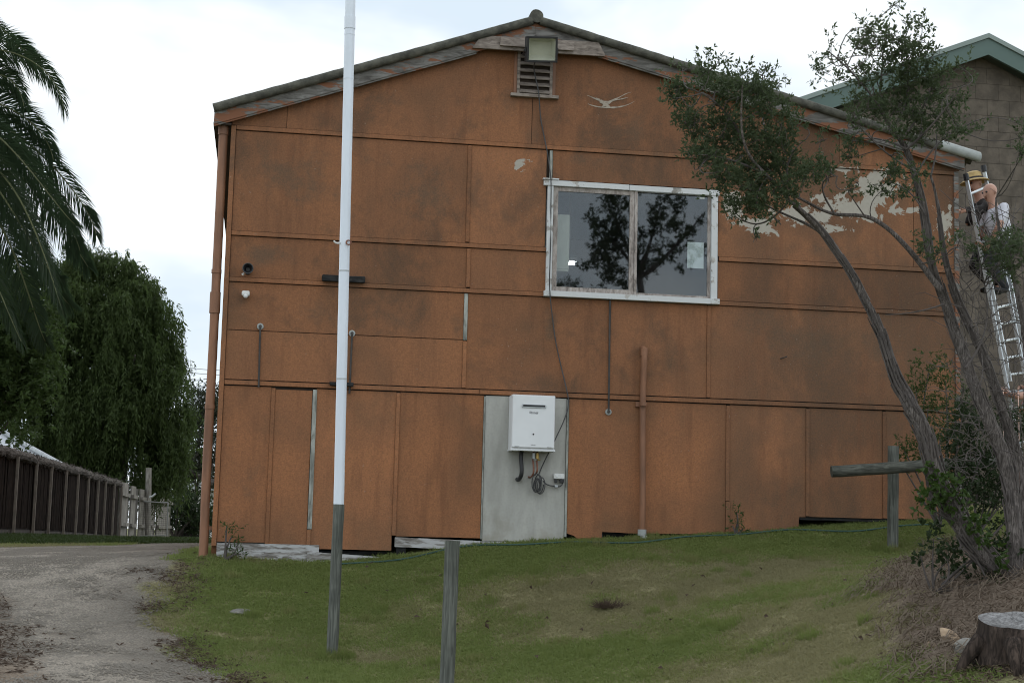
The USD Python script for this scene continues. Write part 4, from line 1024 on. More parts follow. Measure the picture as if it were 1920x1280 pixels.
leafy('weed', 'spindly green weed at the foot of the shed wall right of the waste pipe', 'weed', [(1380, 960, 5), (1382, 975, 6), (1390, 990, 8), (1372, 985, 7), (1384, 1000, 8)], 16.35, M['dark_leaf'], 6, .04, .014, rng, 30, upw=.8)
leafy('weed', 'spindly green weed at the left corner of the shed', 'weed', [(425, 985, 4), (436, 1003, 6), (445, 1020, 9), (452, 1038, 10), (440, 1040, 8)], 16.3, M['dark_leaf'], 6, .045, .014, rng, 26, upw=.8)
# weeping tree
rng = np.random.default_rng(8)
WYD = 46.
wt = thing('weeping_tree', 'large dark weeping tree with hanging strands at the end of the drive', 'tree', P(215, 1005, WYD))
base = P(205, 1005, WYD); base[2] -= .2
tr = [tube(smooth_path([base, base + [.1, 0, 1.5], base + [.3, .2, 3.2]], 16), np.linspace(.32, .2, 16), 12, True, .25, 3)]
obj('trunk', tr, M['bark'], wt, smooth=True)
top = base + [.3, .2, 3.2]
for k in range(9):
    th_ = k / 9 * 6.28; e = top + [1.3 * math.cos(th_), 1.3 * math.sin(th_), 1.6 + rng.random() * 1.2]
    obj('limb', tube(smooth_path([top - [0, 0, .3], (top + e) / 2 + [0, 0, .5], e], 12), np.linspace(.12, .03, 12), 8, True, .2, k), M['bark'], wt, smooth=True)
sp = F / WYD
ww = [(140, 560, 85), (190, 570, 90), (230, 600, 90), (270, 620, 70), (110, 640, 90), (180, 660, 110), (250, 680, 90), (290, 690, 56), (70, 700, 80), (140, 760, 100), (220, 760, 110), (290, 770, 70), (318, 800, 45), (80, 800, 80), (60, 850, 60), (160, 840, 90), (240, 850, 90), (310, 860, 50), (270, 540, 32), (200, 490, 26), (150, 480, 28), (305, 590, 30), (320, 640, 20), (240, 515, 24)]
V_, F_ = [], []
strands = []
for (px, py, r_) in ww:
    R_ = r_ / sp; c = P(px, py, WYD)
    nt = int(26 * (R_ / 1.2) ** 2) + 5
    tip = c + unit(rng.normal(size=(nt, 3))) * R_ * (.45 + .6 * rng.random((nt, 1)) ** .7)
    n = 13; strands.append((tip[:, None] + rng.normal(size=(nt, n, 3)) * [.16, .16, .10]).reshape(-1, 3))
st = np.vstack(strands); n = len(st)
ln_ = rng.uniform(.3, 1.25, n); K = 26
t_ = np.linspace(0, 1, K)[None, :]
sway = rng.normal(size=(n, 2)) * .14
bx = st[:, None, 0] + sway[:, :1] * np.sin(t_ * 2.0) * 1.2; by = st[:, None, 1] + sway[:, 1:] * np.sin(t_ * 2.0); bz = st[:, None, 2] + .12 * np.sin(t_ * 3) - ln_[:, None] * t_ ** 1.2
pts = np.stack([bx, by, bz], -1).reshape(-1, 3); keep = pts[:, 2] > 1.55 + rng.random(len(pts)) * .9
pts = pts[keep]
obj('crown', leaves(pts + rng.normal(size=pts.shape) * .02, unit(rng.normal(size=pts.shape) * .55 + [0, 0, -1.]), (.15 * (.6 + .8 * rng.random(len(pts)))), .036, rng, .1), M['weep_leaf'], wt)
# wispy strand that hangs out at the right
cs = []
wisp = [(345, 690), (352, 700), (358, 715), (366, 715), (340, 680), (330, 600), (338, 620)]
for _ in range(120):
    e = [(120, 462), (160, 462), (200, 478), (240, 500), (280, 530), (312, 565), (332, 600), (340, 640), (343, 690), (340, 740), (350, 790), (358, 840)]
    j = rng.integers(0, len(e) - 1); t_ = rng.random(); wisp.append((e[j][0] * (1 - t_) + e[j + 1][0] * t_ + rng.normal() * 6, e[j][1] * (1 - t_) + e[j + 1][1] * t_ + rng.normal() * 8 - 4))
for px, py in wisp:
    c = P(px, py, WYD); w_ = rng.normal() * .5; cs.append(np.stack([c + [math.sin(k * .2 + px) * .04 + w_ * .012 * k, rng.normal() * .01, .18 * math.sin(k * .22) - k * .05] for k in range(int(rng.integers(7, 22)))]))
cs = np.vstack(cs)
obj('hanging_strand', leaves(cs, unit(rng.normal(size=cs.shape) * .6 + [0, 0, -1.]), .10, .02, rng, .1), M['weep_leaf'], wt)
# dark broad tree at the left edge
lt_ = leafy('broad_tree', 'dark broad leaved tree at the left edge behind the brush fence', 'tree', [(10, 560, 70), (45, 590, 60), (20, 640, 80), (60, 640, 45), (0, 700, 80), (55, 690, 40), (20, 750, 60), (50, 735, 30), (-40, 600, 90), (-50, 740, 90), (20, 530, 40), (75, 620, 24)], 33., M['dark_leaf'], 12, .11, .062, rng, 3.4, upw=.2, stems_to=(-6.6, 33., 1.3))
obj('trunk', tube(smooth_path([(-6.6, 33., 1.1), (-6.5, 33., 3.), (-6.2, 33., 6.)], 12), np.linspace(.22, .08, 12), 10, True, .2, 2), M['bark'], lt_)
# palm
rng = np.random.default_rng(12)
pc = P(-150, 330, 31.); palm = thing('date_palm', 'feather palm at the left edge whose long fronds arch into the sky', 'palm', (pc[0], 31., 1.3))
obj('trunk', tube(smooth_path([(pc[0], 31., 1.1), (pc[0], 31., 4.), pc], 24), np.linspace(.36, .30, 24), 14, True, .2, 7), M['bark'], palm)


def frond(pts, ll, rng, roll=0.):
    c = smooth_path(pts, 60); t_ = unit(np.gradient(c, axis=0)); upv = np.array([0, 0, 1.])
    side = unit(np.cross(t_, upv)); nrm = np.cross(side, t_); tw_ = rng.uniform(.75, 1.15); side, nrm = side * math.cos(tw_) + nrm * math.sin(tw_), nrm * math.cos(tw_) - side * math.sin(tw_); s = np.linspace(0, 1, 60); K = 270
    ti = rng.uniform(.12, 1., K * 2); ti = np.sort(ti); sg = np.where(np.arange(K * 2) % 2, 1., -1.)
    f_ = lambda a: np.stack([np.interp(ti, s, a[:, j]) for j in range(3)], 1)
    P_, T_, S_, N_ = f_(c), f_(t_), f_(side), f_(nrm)
    dv = unit(S_ * sg[:, None] * (1.05 - .5 * ti[:, None] ** 2) + T_ * (.55 + .5 * ti[:, None]) + N_ * (.10 + roll * sg[:, None]) + rng.normal(size=S_.shape) * .11 - np.array([0, 0, .16]))
    Ln = ll * (np.sin(np.clip(ti, .0, 1) ** .8 * np.pi * .86 + .25) * .75 + .35)
    mid = P_ + dv * Ln[:, None] * .5; tip = P_ + unit(dv - np.array([0, 0, .26])) * Ln[:, None]
    wv = unit(np.cross(dv, N_)) * .0105
    v = np.stack([P_ - wv * .5, P_ + wv * .5, mid + wv, mid - wv, tip], 1).reshape(-1, 3); k = np.arange(len(ti))[:, None] * 5
    return (v, np.concatenate([k + [0, 1, 2], k + [0, 2, 3], k + [3, 2, 4]])), tube(c, np.linspace(.035, .006, 60), 6)


FR = [[(-150, 330), (-40, 80), (30, 85), (70, 130)], [(-150, 330), (-70, 220), (40, 300), (140, 420)], [(-150, 330), (-100, 280), (0, 360), (110, 520)], [(-150, 330), (-60, 95), (40, 105), (120, 205)], [(-150, 330), (-80, 150), (0, 140), (45, 200)], [(-150, 330), (-60, 215), (60, 275), (180, 440)], [(-150, 330), (-70, 255), (30, 320), (165, 500)], [(-150, 330), (-80, 300), (20, 385), (130, 570)], [(-150, 330), (-90, 330), (10, 440), (85, 640)],
      [(-150, 330), (-70, 185), (30, 210), (100, 300)], [(-150, 330), (-110, 360), (-30, 480), (40, 640)], [(-150, 330), (-120, 120), (-60, 40), (20, 70)], [(-150, 330), (-240, 200), (-330, 260), (-400, 400)], [(-150, 330), (-230, 330), (-300, 420), (-350, 560)], [(-150, 330), (-60, 240), (70, 330), (150, 470)], [(-150, 330), (-170, 100), (-220, 20), (-300, 40)], [(-150, 330), (-50, 290), (60, 420), (120, 590)]]
for k, f_ in enumerate(FR):
    dyy = rng.normal() * .8
    pts = [P(a, b_, 31. + dyy * j / 3) for j, (a, b_) in enumerate(f_)]
    lv, rib = frond(pts, .66, rng)
    fr = obj('frond', lv, M['palm_leaf'], palm); obj('rib', rib, M['palm_rib'], fr)
# scrub beyond the drive
rng = np.random.default_rng(14)
leafy('scrub_tree', 'thin scrubby grey green tree between the weeping tree and the shed corner', 'tree', [(372, 745, 24), (385, 765, 26), (400, 745, 24), (360, 790, 28), (380, 800, 30), (350, 830, 26), (385, 850, 30), (340, 870, 26), (365, 880, 20), (330, 900, 20), (300, 905, 22), (395, 900, 24), (290, 930, 20), (340, 930, 14), (410, 780, 30), (420, 850, 30)], 56., M['scrub_leaf'], 10, .13, .055, rng, 3.4, upw=.3)
obj('trunk', tube(smooth_path([P(345, 985, 56), P(352, 940, 56), P(345, 900, 56), P(372, 850, 56)], 14), np.linspace(.14, .05, 14), 8, True, .2, 3), M['bark'], '/World/scrub_tree'); obj('limb', tube(smooth_path([P(400, 905, 55.6), P(378, 895, 55.6), P(355, 880, 55.6)], 10), np.linspace(.13, .07, 10), 8, True, .2, 4), M['bark'], '/World/scrub_tree')
leafy('hedge', 'dark hedge closing the end of the drive beside the shed', 'hedge', [(330, 985, 26), (335, 945, 22), (355, 935, 20), (310, 950, 22), (385, 955, 22), (350, 980, 26), (370, 985, 26), (385, 990, 24), (345, 960, 20), (375, 962, 16), (320, 975, 18), (400, 980, 26), (420, 975, 28)], 52., M['bush_leaf'], 9, .11, .06, rng, 3.2)
for k, (xx, yy, hh, wd) in enumerate(((-4.2, 90, 4.8, 4.),)):
    R0 = np.array([xx, yy, float(gz(xx, min(yy, 52)))]); n = 420
    t_ = thing('far_tree', 'low far tree behind the scrubby tree between the weeping tree and the shed', 'tree', R0)
    u_ = unit(rng.normal(size=(n, 3))) * rng.random((n, 1)) ** .4 * [wd * .6, wd * .5, hh * .42] + R0 + [0, 0, hh * .58]
    obj('crown', sprigs(u_, rng, 14, .5, .22, .12, .3), M['scrub_leaf'], t_); obj('trunk', tube([R0 - [0, 0, .3], R0 + [.1, 0, hh * .3], R0 + [0, 0, hh * .7]], [.25, .2, .06], 8, True, .1, k), M['bark'], t_)
# tree by the drive that the window mirrors
def mirrored(px, py, dist):
    """The point dist metres in front of the wall whose image in the panes falls on the pixel."""
    p = P(px, py, D + dist); p[1] = D - dist; return p


rng = np.random.default_rng(33)
RD = 9.5
rtp = thing('lawn_tree', 'leafy tree on the near lawn seen only as a dark reflection in the window panes', 'tree', mirrored(1205, 1000, RD) * [1, 1, 0] + [0, 0, .8])
b0 = mirrored(1205, 560, RD); b1 = mirrored(1200, 520, RD); b00 = b0 * [1, 1, 0] + [0, 0, .4]
RL = [([b00, (b00 + b0) / 2 + [.1, 0, 0], b0, b1], .11, .06)] + [([b1, (b1 + mirrored(*e, RD)) / 2 + rng.normal(size=3) * .12, mirrored(*e, RD)], .045, .012) for e in ((1130, 440), (1140, 380), (1240, 470), (1280, 440), (1320, 400), (1240, 380), (1180, 400))]
for k, (px, ra, rb) in enumerate(RL):
    obj('trunk' if k == 0 else 'limb', tube(smooth_path(px, 16), np.linspace(ra, rb, 16), 8, True, .2, k), M['bark'], rtp)
RC = [(1140, 380, 18), (1150, 400, 20), (1165, 420, 20), (1115, 405, 14), (1120, 430, 20), (1145, 440, 24), (1160, 460, 24), (1125, 465, 22), (1110, 490, 14), (1100, 497, 9), (1140, 490, 22), (1160, 500, 22), (1140, 520, 16), (1170, 530, 14), (1190, 470, 16), (1200, 440, 14), (1195, 500, 14), (1210, 510, 12), (1225, 495, 10), (1235, 490, 10), (1225, 470, 10), (1215, 420, 12), (1230, 430, 14), (1250, 440, 14), (1225, 395, 12), (1240, 380, 12), (1255, 400, 14), (1265, 420, 12), (1240, 410, 12), (1265, 385, 12), (1275, 460, 14), (1262, 480, 10), (1285, 440, 10), (1300, 430, 12), (1310, 450, 12), (1315, 410, 9), (1290, 390, 7), (1285, 500, 9), (1275, 508, 7), (1320, 470, 10), (1150, 360, 18), (1250, 355, 16), (1200, 340, 20), (1300, 340, 16), (1130, 340, 20), (1180, 380, 12)]
cs = []
for px, py, r_ in RC:
    c = mirrored(px, py, RD); R_ = r_ / F * (D + RD); c[1] += rng.normal() * .3; cs.append(c + rng.normal(size=(int(13 * (R_ / .1) ** 2) + 4, 3)) * R_ * .5)
obj('crown', sprigs(np.vstack(cs), rng, 10, .10, .060, .028, .5), M['tea_leaf'], rtp)

# ------------------------------------------------------------------ stump, stones, litter
rng = np.random.default_rng(40)
M['stump_bark'] = wood_material('dark_stump_bark', (.030, .022, .018), (.085, .062, .05), (18, 18, 3.), .95)
M['cut_wood'] = wood_material('grey_cut_wood', (.17, .165, .165), (.29, .285, .285), (14, 14, 14), .9)
M['pale_wood'] = plain('pale_split_wood', (.36, .26, .17), .85, .3, 20.)
M['stone'] = plain('grey_field_stone', (.20, .19, .17), .9, .35, 9., .4)
SY = 8.
sc_ = P(1890, 1163, SY); sg = np.array([sc_[0], SY, float(gz(sc_[0], SY))])
stp = thing('tree_stump', 'old tree stump with a grey sawn top at the lower right of the lawn', 'stump', sg)
k_, n_ = 14, 40
th = np.arange(n_) / n_ * 2 * np.pi
tn = unit(np.array([-.10, -.30, 1.])); ua = unit(np.cross([0, 1., 0], tn)); ub = np.cross(tn, ua)
rim = .15 * (1 + .16 * np.cos(th * 2 + .6) + .07 * np.sin(th * 3) + .05 * np.cos(th * 5 + 1))
topc = sc_ + ua * .03
top_ring = topc + np.cos(th)[:, None] * rim[:, None] * ua + np.sin(th)[:, None] * rim[:, None] * ub
fl_ = 1 + .5 * np.maximum(0, np.cos(th * 2.5 + .8)) ** 2
bot_ring = sg - [0, 0, .12] + np.stack([np.cos(th) * .18 * fl_, np.sin(th) * .18 * fl_, 0 * th], 1)
t_ = np.linspace(0, 1, k_)[:, None, None]
ring = top_ring[None] * (1 - t_ ** 1.3) + bot_ring[None] * t_ ** 1.3
cen = topc * (1 - t_) + sg * t_
ring = cen + (ring - cen) * (1 + .22 * (meshkit.fbm(ring * [16, 16, 5], 4, 9) - .5) * np.minimum(1, t_[..., 0] * 6))[..., None]
v = ring.reshape(-1, 3); i, j = np.meshgrid(np.arange(k_ - 1), np.arange(n_), indexing='ij'); j2 = (j + 1) % n_
f = np.concatenate([np.stack([i * n_ + j, (i + 1) * n_ + j2, i * n_ + j2], -1).reshape(-1, 3), np.stack([i * n_ + j, (i + 1) * n_ + j, (i + 1) * n_ + j2], -1).reshape(-1, 3)])
obj('bark', (v, f), M['stump_bark'], stp, smooth=True)
inner = topc + (top_ring - topc) * .93 + tn * .006; mid_ = topc + (top_ring - topc) * .5 + tn * (.006 + .006 * rng.normal(size=(n_, 1)))
v = np.vstack([top_ring, inner, mid_, topc + tn * .008]); jj = np.arange(n_); j2 = (jj + 1) % n_
f = np.vstack([np.stack([o + jj, o + j2, o + n_ + j2], 1) for o in (0, n_)] + [np.stack([o + jj, o + n_ + j2, o + n_ + jj], 1) for o in (0, n_)] + [np.stack([2 * n_ + jj, 2 * n_ + j2, np.full(n_, 3 * n_)], 1)])
obj('cut_face', (v, f), M['cut_wood'], stp)
for a, l_ in ((3.0, .28), (4.4, .24), (5.6, .28)):
    e = sg + [math.cos(a) * l_, math.sin(a) * l_, 0]; e[2] = float(gz(e[0], e[1])) - .03; s0 = sg + [math.cos(a) * .14, math.sin(a) * .14, .10]
    obj('root', tube(smooth_path([s0, (s0 + e) / 2 + [0, 0, .03], e], 12), np.linspace(.05, .018, 12), 8, True, .35, int(a * 9)), M['stump_bark'], stp, smooth=True)


def boulder(name, label, cat, px, rad, mat, seed, sq=.55):
    g = G(*px); s_ = trimesh.creation.icosphere(3, 1.)
    s_.vertices *= (1 + .5 * (meshkit.fbm(s_.vertices * 1.6, 4, seed) - .5))[:, None]; s_.vertices *= np.array([1, .8, sq]) * rad; s_.apply_translation(g + [0, 0, rad * sq * .35])
    obj(name, s_, M[mat], label=label, cat=cat, smooth=45)


boulder('flat_stone', 'flat pale stone in the grass beside the gravel drive', 'stone', (452, 1150), .10, 'stone', 3, .35)
boulder('field_stone', 'rounded grey stone lying against the left side of the stump', 'stone', (1815, 1222), .085, 'stone', 6, .7)
boulder('clay_lump', 'small pale lump on the ground beside the split branch piece', 'stone', (1745, 1212), .035, 'pale_wood', 8, .7)
g = G(1778, 1208)
bp = thing('branch_offcut', 'pale split branch offcut lying left of the stump', 'branch', g)
c = smooth_path([g + [-.03, .03, .05], g + [.015, .0, .05], g + [.035, -.05, .0]], 10)
obj('wood', tube(c, np.linspace(.045, .03, 10), 9, True, .3, 5), M['pale_wood'], bp); obj('bark', tube(c + [.022, .012, -.012], np.linspace(.042, .034, 10), 9, True, .3, 6), M['stump_bark'], bp)


def scatter_ground(path_fn, n, x0, x1, y0, y1, rng):
    x, y = rng.uniform(x0, x1, n), rng.uniform(y0, y1, n); k = path_fn(x, y); return x[k], y[k]


def strands(x, y, ln, wd, rng, lift=.03, bend=.02):
    """Dead grass stems and slivers lying about: two-segment ribbons."""
    n = len(x); a = rng.random(n) * 6.28; dx = np.stack([np.cos(a), np.sin(a)], 1) * (ln * (.4 + rng.random(n)))[:, None] / 2
    p0 = np.stack([x - dx[:, 0], y - dx[:, 1]], 1); p1 = np.stack([x + dx[:, 0], y + dx[:, 1]], 1)
    z0 = gz(p0[:, 0], p0[:, 1]) + rng.random(n) * lift; z1 = gz(p1[:, 0], p1[:, 1]) + rng.random(n) * lift; zm = (z0 + z1) / 2 + rng.random(n) * bend
    s_ = np.stack([-np.sin(a), np.cos(a)], 1) * wd / 2
    v = np.stack([np.c_[p0 - s_, z0], np.c_[p0 + s_, z0 + .002], np.c_[x + s_[:, 0], y + s_[:, 1], zm + .002], np.c_[x - s_[:, 0], y - s_[:, 1], zm], np.c_[p1, z1]], 1).reshape(-1, 3); k = np.arange(n)[:, None] * 5
    return v, np.concatenate([k + [0, 1, 2], k + [0, 2, 3], k + [3, 2, 4]])


M['straw'] = leaf_material('dead_grass', (.15, .115, .085), (.62, .51, .385), .15, .8)
M['litter'] = leaf_material('brown_leaf_litter', (.09, .062, .045), (.26, .18, .12), .15, .8, (.40, .34, .26))
M['chips'] = leaf_material('pale_wood_chips', (.12, .09, .06), (.42, .36, .29), .05, .8)
far_ok = lambda q, lim: q < lim
x, y = scatter_ground(lambda x, y: inside(MULCH, x, y, .35) + rng.normal(size=len(x)) * .12 > 0, 42000, 3.2, 8.5, 8., 16.2, rng)
obj('dead_grass', strands(x, y, .15, .006, rng, .06, .05), M['straw'], kind='stuff', label='matted dead grass and stems under the leaning tree', cat='dead grass')
LEFT = poly([(-60, 1279), (75, 1279), (85, 1200), (40, 1140), (-60, 1120)])
x, y = scatter_ground(lambda x, y: (np.maximum(inside(LITTER, x, y, .3), inside(LEFT, x, y, .3) - .1) + rng.normal(size=len(x)) * .13 > 0) & (meshkit.fbm(np.c_[x * 3, y * 3, x * 0], 3, 17) > .45), 22000, -3, 1.4, 9.5, 18, rng)
v1 = leaves(np.stack([x, y, gz(x, y) + .008], 1), unit(rng.normal(size=(len(x), 3)) * [1, 1, .25]), .045 * (.5 + rng.random(len(x))), .016, rng, .4)
x2, y2 = x[:5000], y[:5000]
obj('leaf_litter', join([v1, strands(x2 + .02, y2, .12, .005, rng, .02, .02)]), M['litter'], kind='stuff', label='brown leaf litter and twigs along the edge of the gravel drive', cat='leaf litter')
cg = G(1850, 1262); q = rng.normal(size=(700, 2)) * [.30, .22] + cg[:2]
q2 = rng.normal(size=(160, 2)) * [.12, .1] + G(1740, 1205)[:2]; q = np.vstack([q, q2])
obj('wood_chips', leaves(np.stack([q[:, 0], q[:, 1], gz(q[:, 0], q[:, 1]) + .02], 1), unit(rng.normal(size=(len(q), 3)) * [1, 1, .3]), .035 * (.5 + rng.random(len(q))), .014, rng, .3), M['chips'], kind='stuff', label='pale wood chips scattered on the bare soil in front of the stump', cat='wood chips')
g = G(1140, 1140); n = 500
v = leaves(g + rng.normal(size=(n, 3)) * [.05, .05, .0], unit(rng.normal(size=(n, 3)) * [.9, .9, .1] + [0, 0, .5]), .10 * (.5 + rng.random(n)), .005, rng)
obj('dry_tuft', v, M['litter'], label='dark dead grass clump in the middle of the lawn', cat='grass clump')
q = np.array([G(rng.uniform(380, 1700), rng.uniform(1060, 1279)) for _ in range(60)])
obj('fallen_leaves', leaves(q + [0, 0, .03], unit(rng.normal(size=(60, 3)) * [1, 1, .3]), .06 * (.6 + .6 * rng.random(60)), .035, rng, .3), M['litter'], kind='stuff', label='a few brown fallen leaves on the lawn', cat='fallen leaves')

# ------------------------------------------------------------------ grass and gravel
M['grass0'] = leaf_material('green_grass', (.20, .245, .075), (.58, .64, .235), .5, .6, (.80, .69, .44), .20)
M['grass1'] = leaf_material('fading_grass', (.24, .25, .10), (.66, .64, .29), .5, .65, (.93, .80, .58), .50)
M['grass2'] = leaf_material('straw_grass', (.28, .26, .14), (.66, .60, .34), .5, .7, (.95, .82, .63), .80)


def instancer(name, protos, pos, quat, idx, scale, label, cat, kind='stuff'):
    pi = UsdGeom.PointInstancer.Define(stage, '/World/' + name)
    ts = []
    for nm, mesh, mat in protos:
        p_ = numbered('/World/' + name, nm); usdkit.mesh(stage, p_, mesh, mat); ts.append(Sdf.Path(p_))
    pi.CreatePrototypesRel().SetTargets(ts)
    pi.CreatePositionsAttr(Vt.Vec3fArray.FromNumpy(pos.astype(np.float32))); pi.CreateProtoIndicesAttr(Vt.IntArray.FromNumpy(idx.astype(np.int32)))
    pi.CreateOrientationsAttr(Vt.QuathArray([Gf.Quath(float(q_[0]), float(q_[1]), float(q_[2]), float(q_[3])) for q_ in quat]))
    pi.CreateScalesAttr(Vt.Vec3fArray.FromNumpy(scale.astype(np.float32)))
    tags(pi.GetPrim(), label, cat, None, kind)


def turn(x, y, rng):
    """Random spin about the ground's normal."""
    e = .1; nx = -(gz(x + e, y) - gz(x - e, y)) / (2 * e); ny = -(gz(x, y + e) - gz(x, y - e)) / (2 * e)
    nn = unit(np.stack([nx, ny, np.ones_like(nx)], 1)); q1 = np.stack([1 + nn[:, 2], -nn[:, 1], nn[:, 0], 0 * nx], 1); q1 /= np.linalg.norm(q1, axis=1, keepdims=True)
    a = rng.random(len(x)) * np.pi; c, s_ = np.cos(a), np.sin(a)
    w, i, j, k = q1.T
    return np.stack([w * c - k * s_, i * c + j * s_, j * c - i * s_, w * s_ + k * c], 1)


def tuft(seed, n, h, lying):
    rng = np.random.default_rng(seed); T_ = .16
    p = np.c_[rng.uniform(-T_, T_, (n, 2)) + rng.normal(size=(n, 2)) * .02, np.full(n, -.012)]
    up_ = np.where(rng.random(n) < lying, .12, 1.0)
    dv = unit(np.c_[rng.normal(size=(n, 2)) * .55, up_])
    L = h * (.5 + rng.random(n)) ; sd = unit(np.cross(dv, rng.normal(size=(n, 3)))) * .0040
    mid = p + dv * L[:, None] * .6; tip = p + unit(dv + np.c_[rng.normal(size=(n, 2)) * .5, np.full(n, -.15)]) * L[:, None]
    v = np.stack([p - sd, p + sd, mid + sd * .8, mid - sd * .8, tip], 1).reshape(-1, 3); k = np.arange(n)[:, None] * 5
    return v, np.concatenate([k + [0, 1, 2], k + [0, 2, 3], k + [3, 2, 4]])


protos = [('green_tuft', tuft(1, 330, .040, .34), M['grass0']), ('green_tuft', tuft(2, 330, .040, .34), M['grass0']), ('fading_tuft', tuft(3, 320, .038, .5), M['grass1']), ('fading_tuft', tuft(4, 320, .038, .5), M['grass1']), ('straw_tuft', tuft(5, 320, .036, .65), M['grass2']), ('straw_tuft', tuft(6, 320, .036, .65), M['grass2'])]
sp_ = .17
gx_, gy_ = np.meshgrid(np.arange(-4.6, 9.6, sp_), np.arange(8., 22., sp_), indexing='ij')
gx_ = (gx_ + rng.uniform(-.08, .08, gx_.shape)).ravel(); gy_ = (gy_ + rng.uniform(-.08, .08, gy_.shape)).ravel()
d_, l_, m_, y_ = cover(gx_, gy_)
inshed = (gx_ > -.5) & (gx_ < 7.7) & (gy_ > 16.52)
keep = (d_ < -.06) & (m_ < rng.random(len(gx_)) * .25) & (l_ < rng.random(len(gx_)) * .2) & ~inshed & ((gy_ < 17.6) | (gx_ < -1))
gx_, gy_, y_ = gx_[keep], gy_[keep], y_[keep]
yy_ = y_ + rng.normal(size=len(y_)) * .085
ix = np.where(yy_ < .49, 0, np.where(yy_ < .565, 2, 4)) + rng.integers(0, 2, len(y_))
scl = np.ones((len(gx_), 3)); nearwall = (gy_ > 16.15); scl[:, 2] = np.where(nearwall, 1.15, 1.) * rng.uniform(.75, 1.25, len(gx_))
instancer('grass', protos, np.stack([gx_, gy_, gz(gx_, gy_)], 1), turn(gx_, gy_, rng), ix, scl, 'short patchy green and straw coloured lawn grass', 'grass')
# longer uncut clumps round the posts and here and there on the lawn
cx, cy = [], []
for bx_, by_, n, r_ in ((pb[0], PY, 16, .10), (p0[0], 11.3, 14, .10), (pa[0], 15.3, 18, .14), (1.2, 16.35, 8, .3), (3.4, 16.4, 8, .25), (4.05, 16.35, 7, .15)):
    a = rng.random(n) * 6.28; cx += list(bx_ + np.cos(a) * r_ * rng.uniform(.6, 1.6, n)); cy += list(by_ + np.sin(a) * r_ * rng.uniform(.6, 1.4, n))
q = np.array([G(rng.uniform(430, 1650), rng.uniform(1040, 1279)) for _ in range(70)]); cx += list(q[:, 0]); cy += list(q[:, 1])
cx, cy = np.array(cx), np.array(cy); kp = cy < 16.48; cx, cy = cx[kp], cy[kp]
sc2 = np.c_[np.full((len(cx), 2), .42) * rng.uniform(.7, 1.3, (len(cx), 1)), rng.uniform(1.5, 3.2, len(cx))]
instancer('long_grass', protos[:4], np.stack([cx, cy, gz(cx, cy)], 1), turn(cx, cy, rng), rng.integers(0, 4, len(cx)), sc2, 'longer uncut grass tufts round the posts and along the wall', 'grass')
# grass strip below the brush fence
n = 3600; u_ = rng.random(n); w_ = rng.random(n) ** 1.5 * 3.0
q = FP[0] + np.outer(u_, (FP[-1] - FP[0]) * 1.12) + np.outer(w_, fn) + fn * .08
scl = np.ones((n, 3)) * rng.uniform(1.4, 2.6, (n, 1))
M['grass3'] = leaf_material('shaded_long_grass', (.045, .07, .018), (.15, .19, .06), .4, .6, (.24, .21, .12), .15)  # lush dark blades, with the shade of the trees put into their colour
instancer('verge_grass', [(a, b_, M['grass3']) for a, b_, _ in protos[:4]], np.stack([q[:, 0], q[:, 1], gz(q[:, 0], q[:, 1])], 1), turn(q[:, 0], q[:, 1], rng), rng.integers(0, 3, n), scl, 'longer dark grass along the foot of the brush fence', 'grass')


def pebbles(seed, n):
    rng = np.random.default_rng(seed); base = trimesh.creation.icosphere(0, 1.) if False else trimesh.creation.octahedron() if hasattr(trimesh.creation, 'octahedron') else trimesh.creation.icosphere(0, 1.)
    bv, bf_ = np.array(base.vertices), np.array(base.faces)
    r_ = .0035 + .008 * rng.random(n) ** 2.5
    v = bv[None] * (r_[:, None] * rng.uniform(.7, 1.3, (n, 3)))[:, None] * [1, 1, .65] + np.c_[rng.uniform(-.2, .2, (n, 2)), r_ * .15][:, None]
    k = np.arange(n)[:, None, None] * len(bv)
    return v.reshape(-1, 3), (bf_[None] + k).reshape(-1, 3)


M['pebble'] = leaf_material('drive_pebble', (.22, .197, .168), (.46, .415, .36), 0.02, .9)
sp_ = .3
px_, py_ = np.meshgrid(np.arange(-4.6, 1.4, sp_), np.arange(8.5, 26., sp_), indexing='ij')
px_ = (px_ + rng.uniform(-.1, .1, px_.shape)).ravel(); py_ = (py_ + rng.uniform(-.1, .1, py_.shape)).ravel()
d_ = cover(px_, py_)[0]; keep = d_ > -.02; px_, py_ = px_[keep], py_[keep]
instancer('gravel', [('gravel_patch', pebbles(k, 240), M['pebble']) for k in range(3)], np.stack([px_, py_, gz(px_, py_)], 1), turn(px_, py_, rng), rng.integers(0, 3, len(px_)), np.ones((len(px_), 3)), 'loose fine gravel on the drive', 'gravel')

# ------------------------------------------------------------------ ladder and people
T1, B1, T2, B2 = P(1812, 334, 17.0), P(1934, 955, 17.0), P(1845, 318, 17.38), P(1972, 957, 17.38)
ld = thing('extension_ladder', 'tall aluminium ladder leaning on the right eave of the shed', 'ladder', (B1 + B2) / 2)
for a, b_ in ((T1, B1), (T2, B2)):
    dv = unit(b_ - a); obj('stile', tube([a, b_], .026, 4), M['alu'], ld)
    obj('end_cap', cyl(a - dv * .05, a + dv * .03, .032, 10), M['black'], ld)
mid1, mid2 = T1 + (B1 - T1) * .52, T2 + (B2 - T2) * .52
off = unit(np.cross(B1 - T1, B2 - B1)); off = off * np.sign(off[0]) * .05
for a, b_ in ((T1 + (B1 - T1) * .30 + off, B1 - (B1 - T1) * .38 + off), (T2 + (B2 - T2) * .30 + off, B2 - (B2 - T2) * .38 + off)):
    obj('stile', tube([a, b_], .022, 4), M['alu'], ld, 'sliding inner stile')
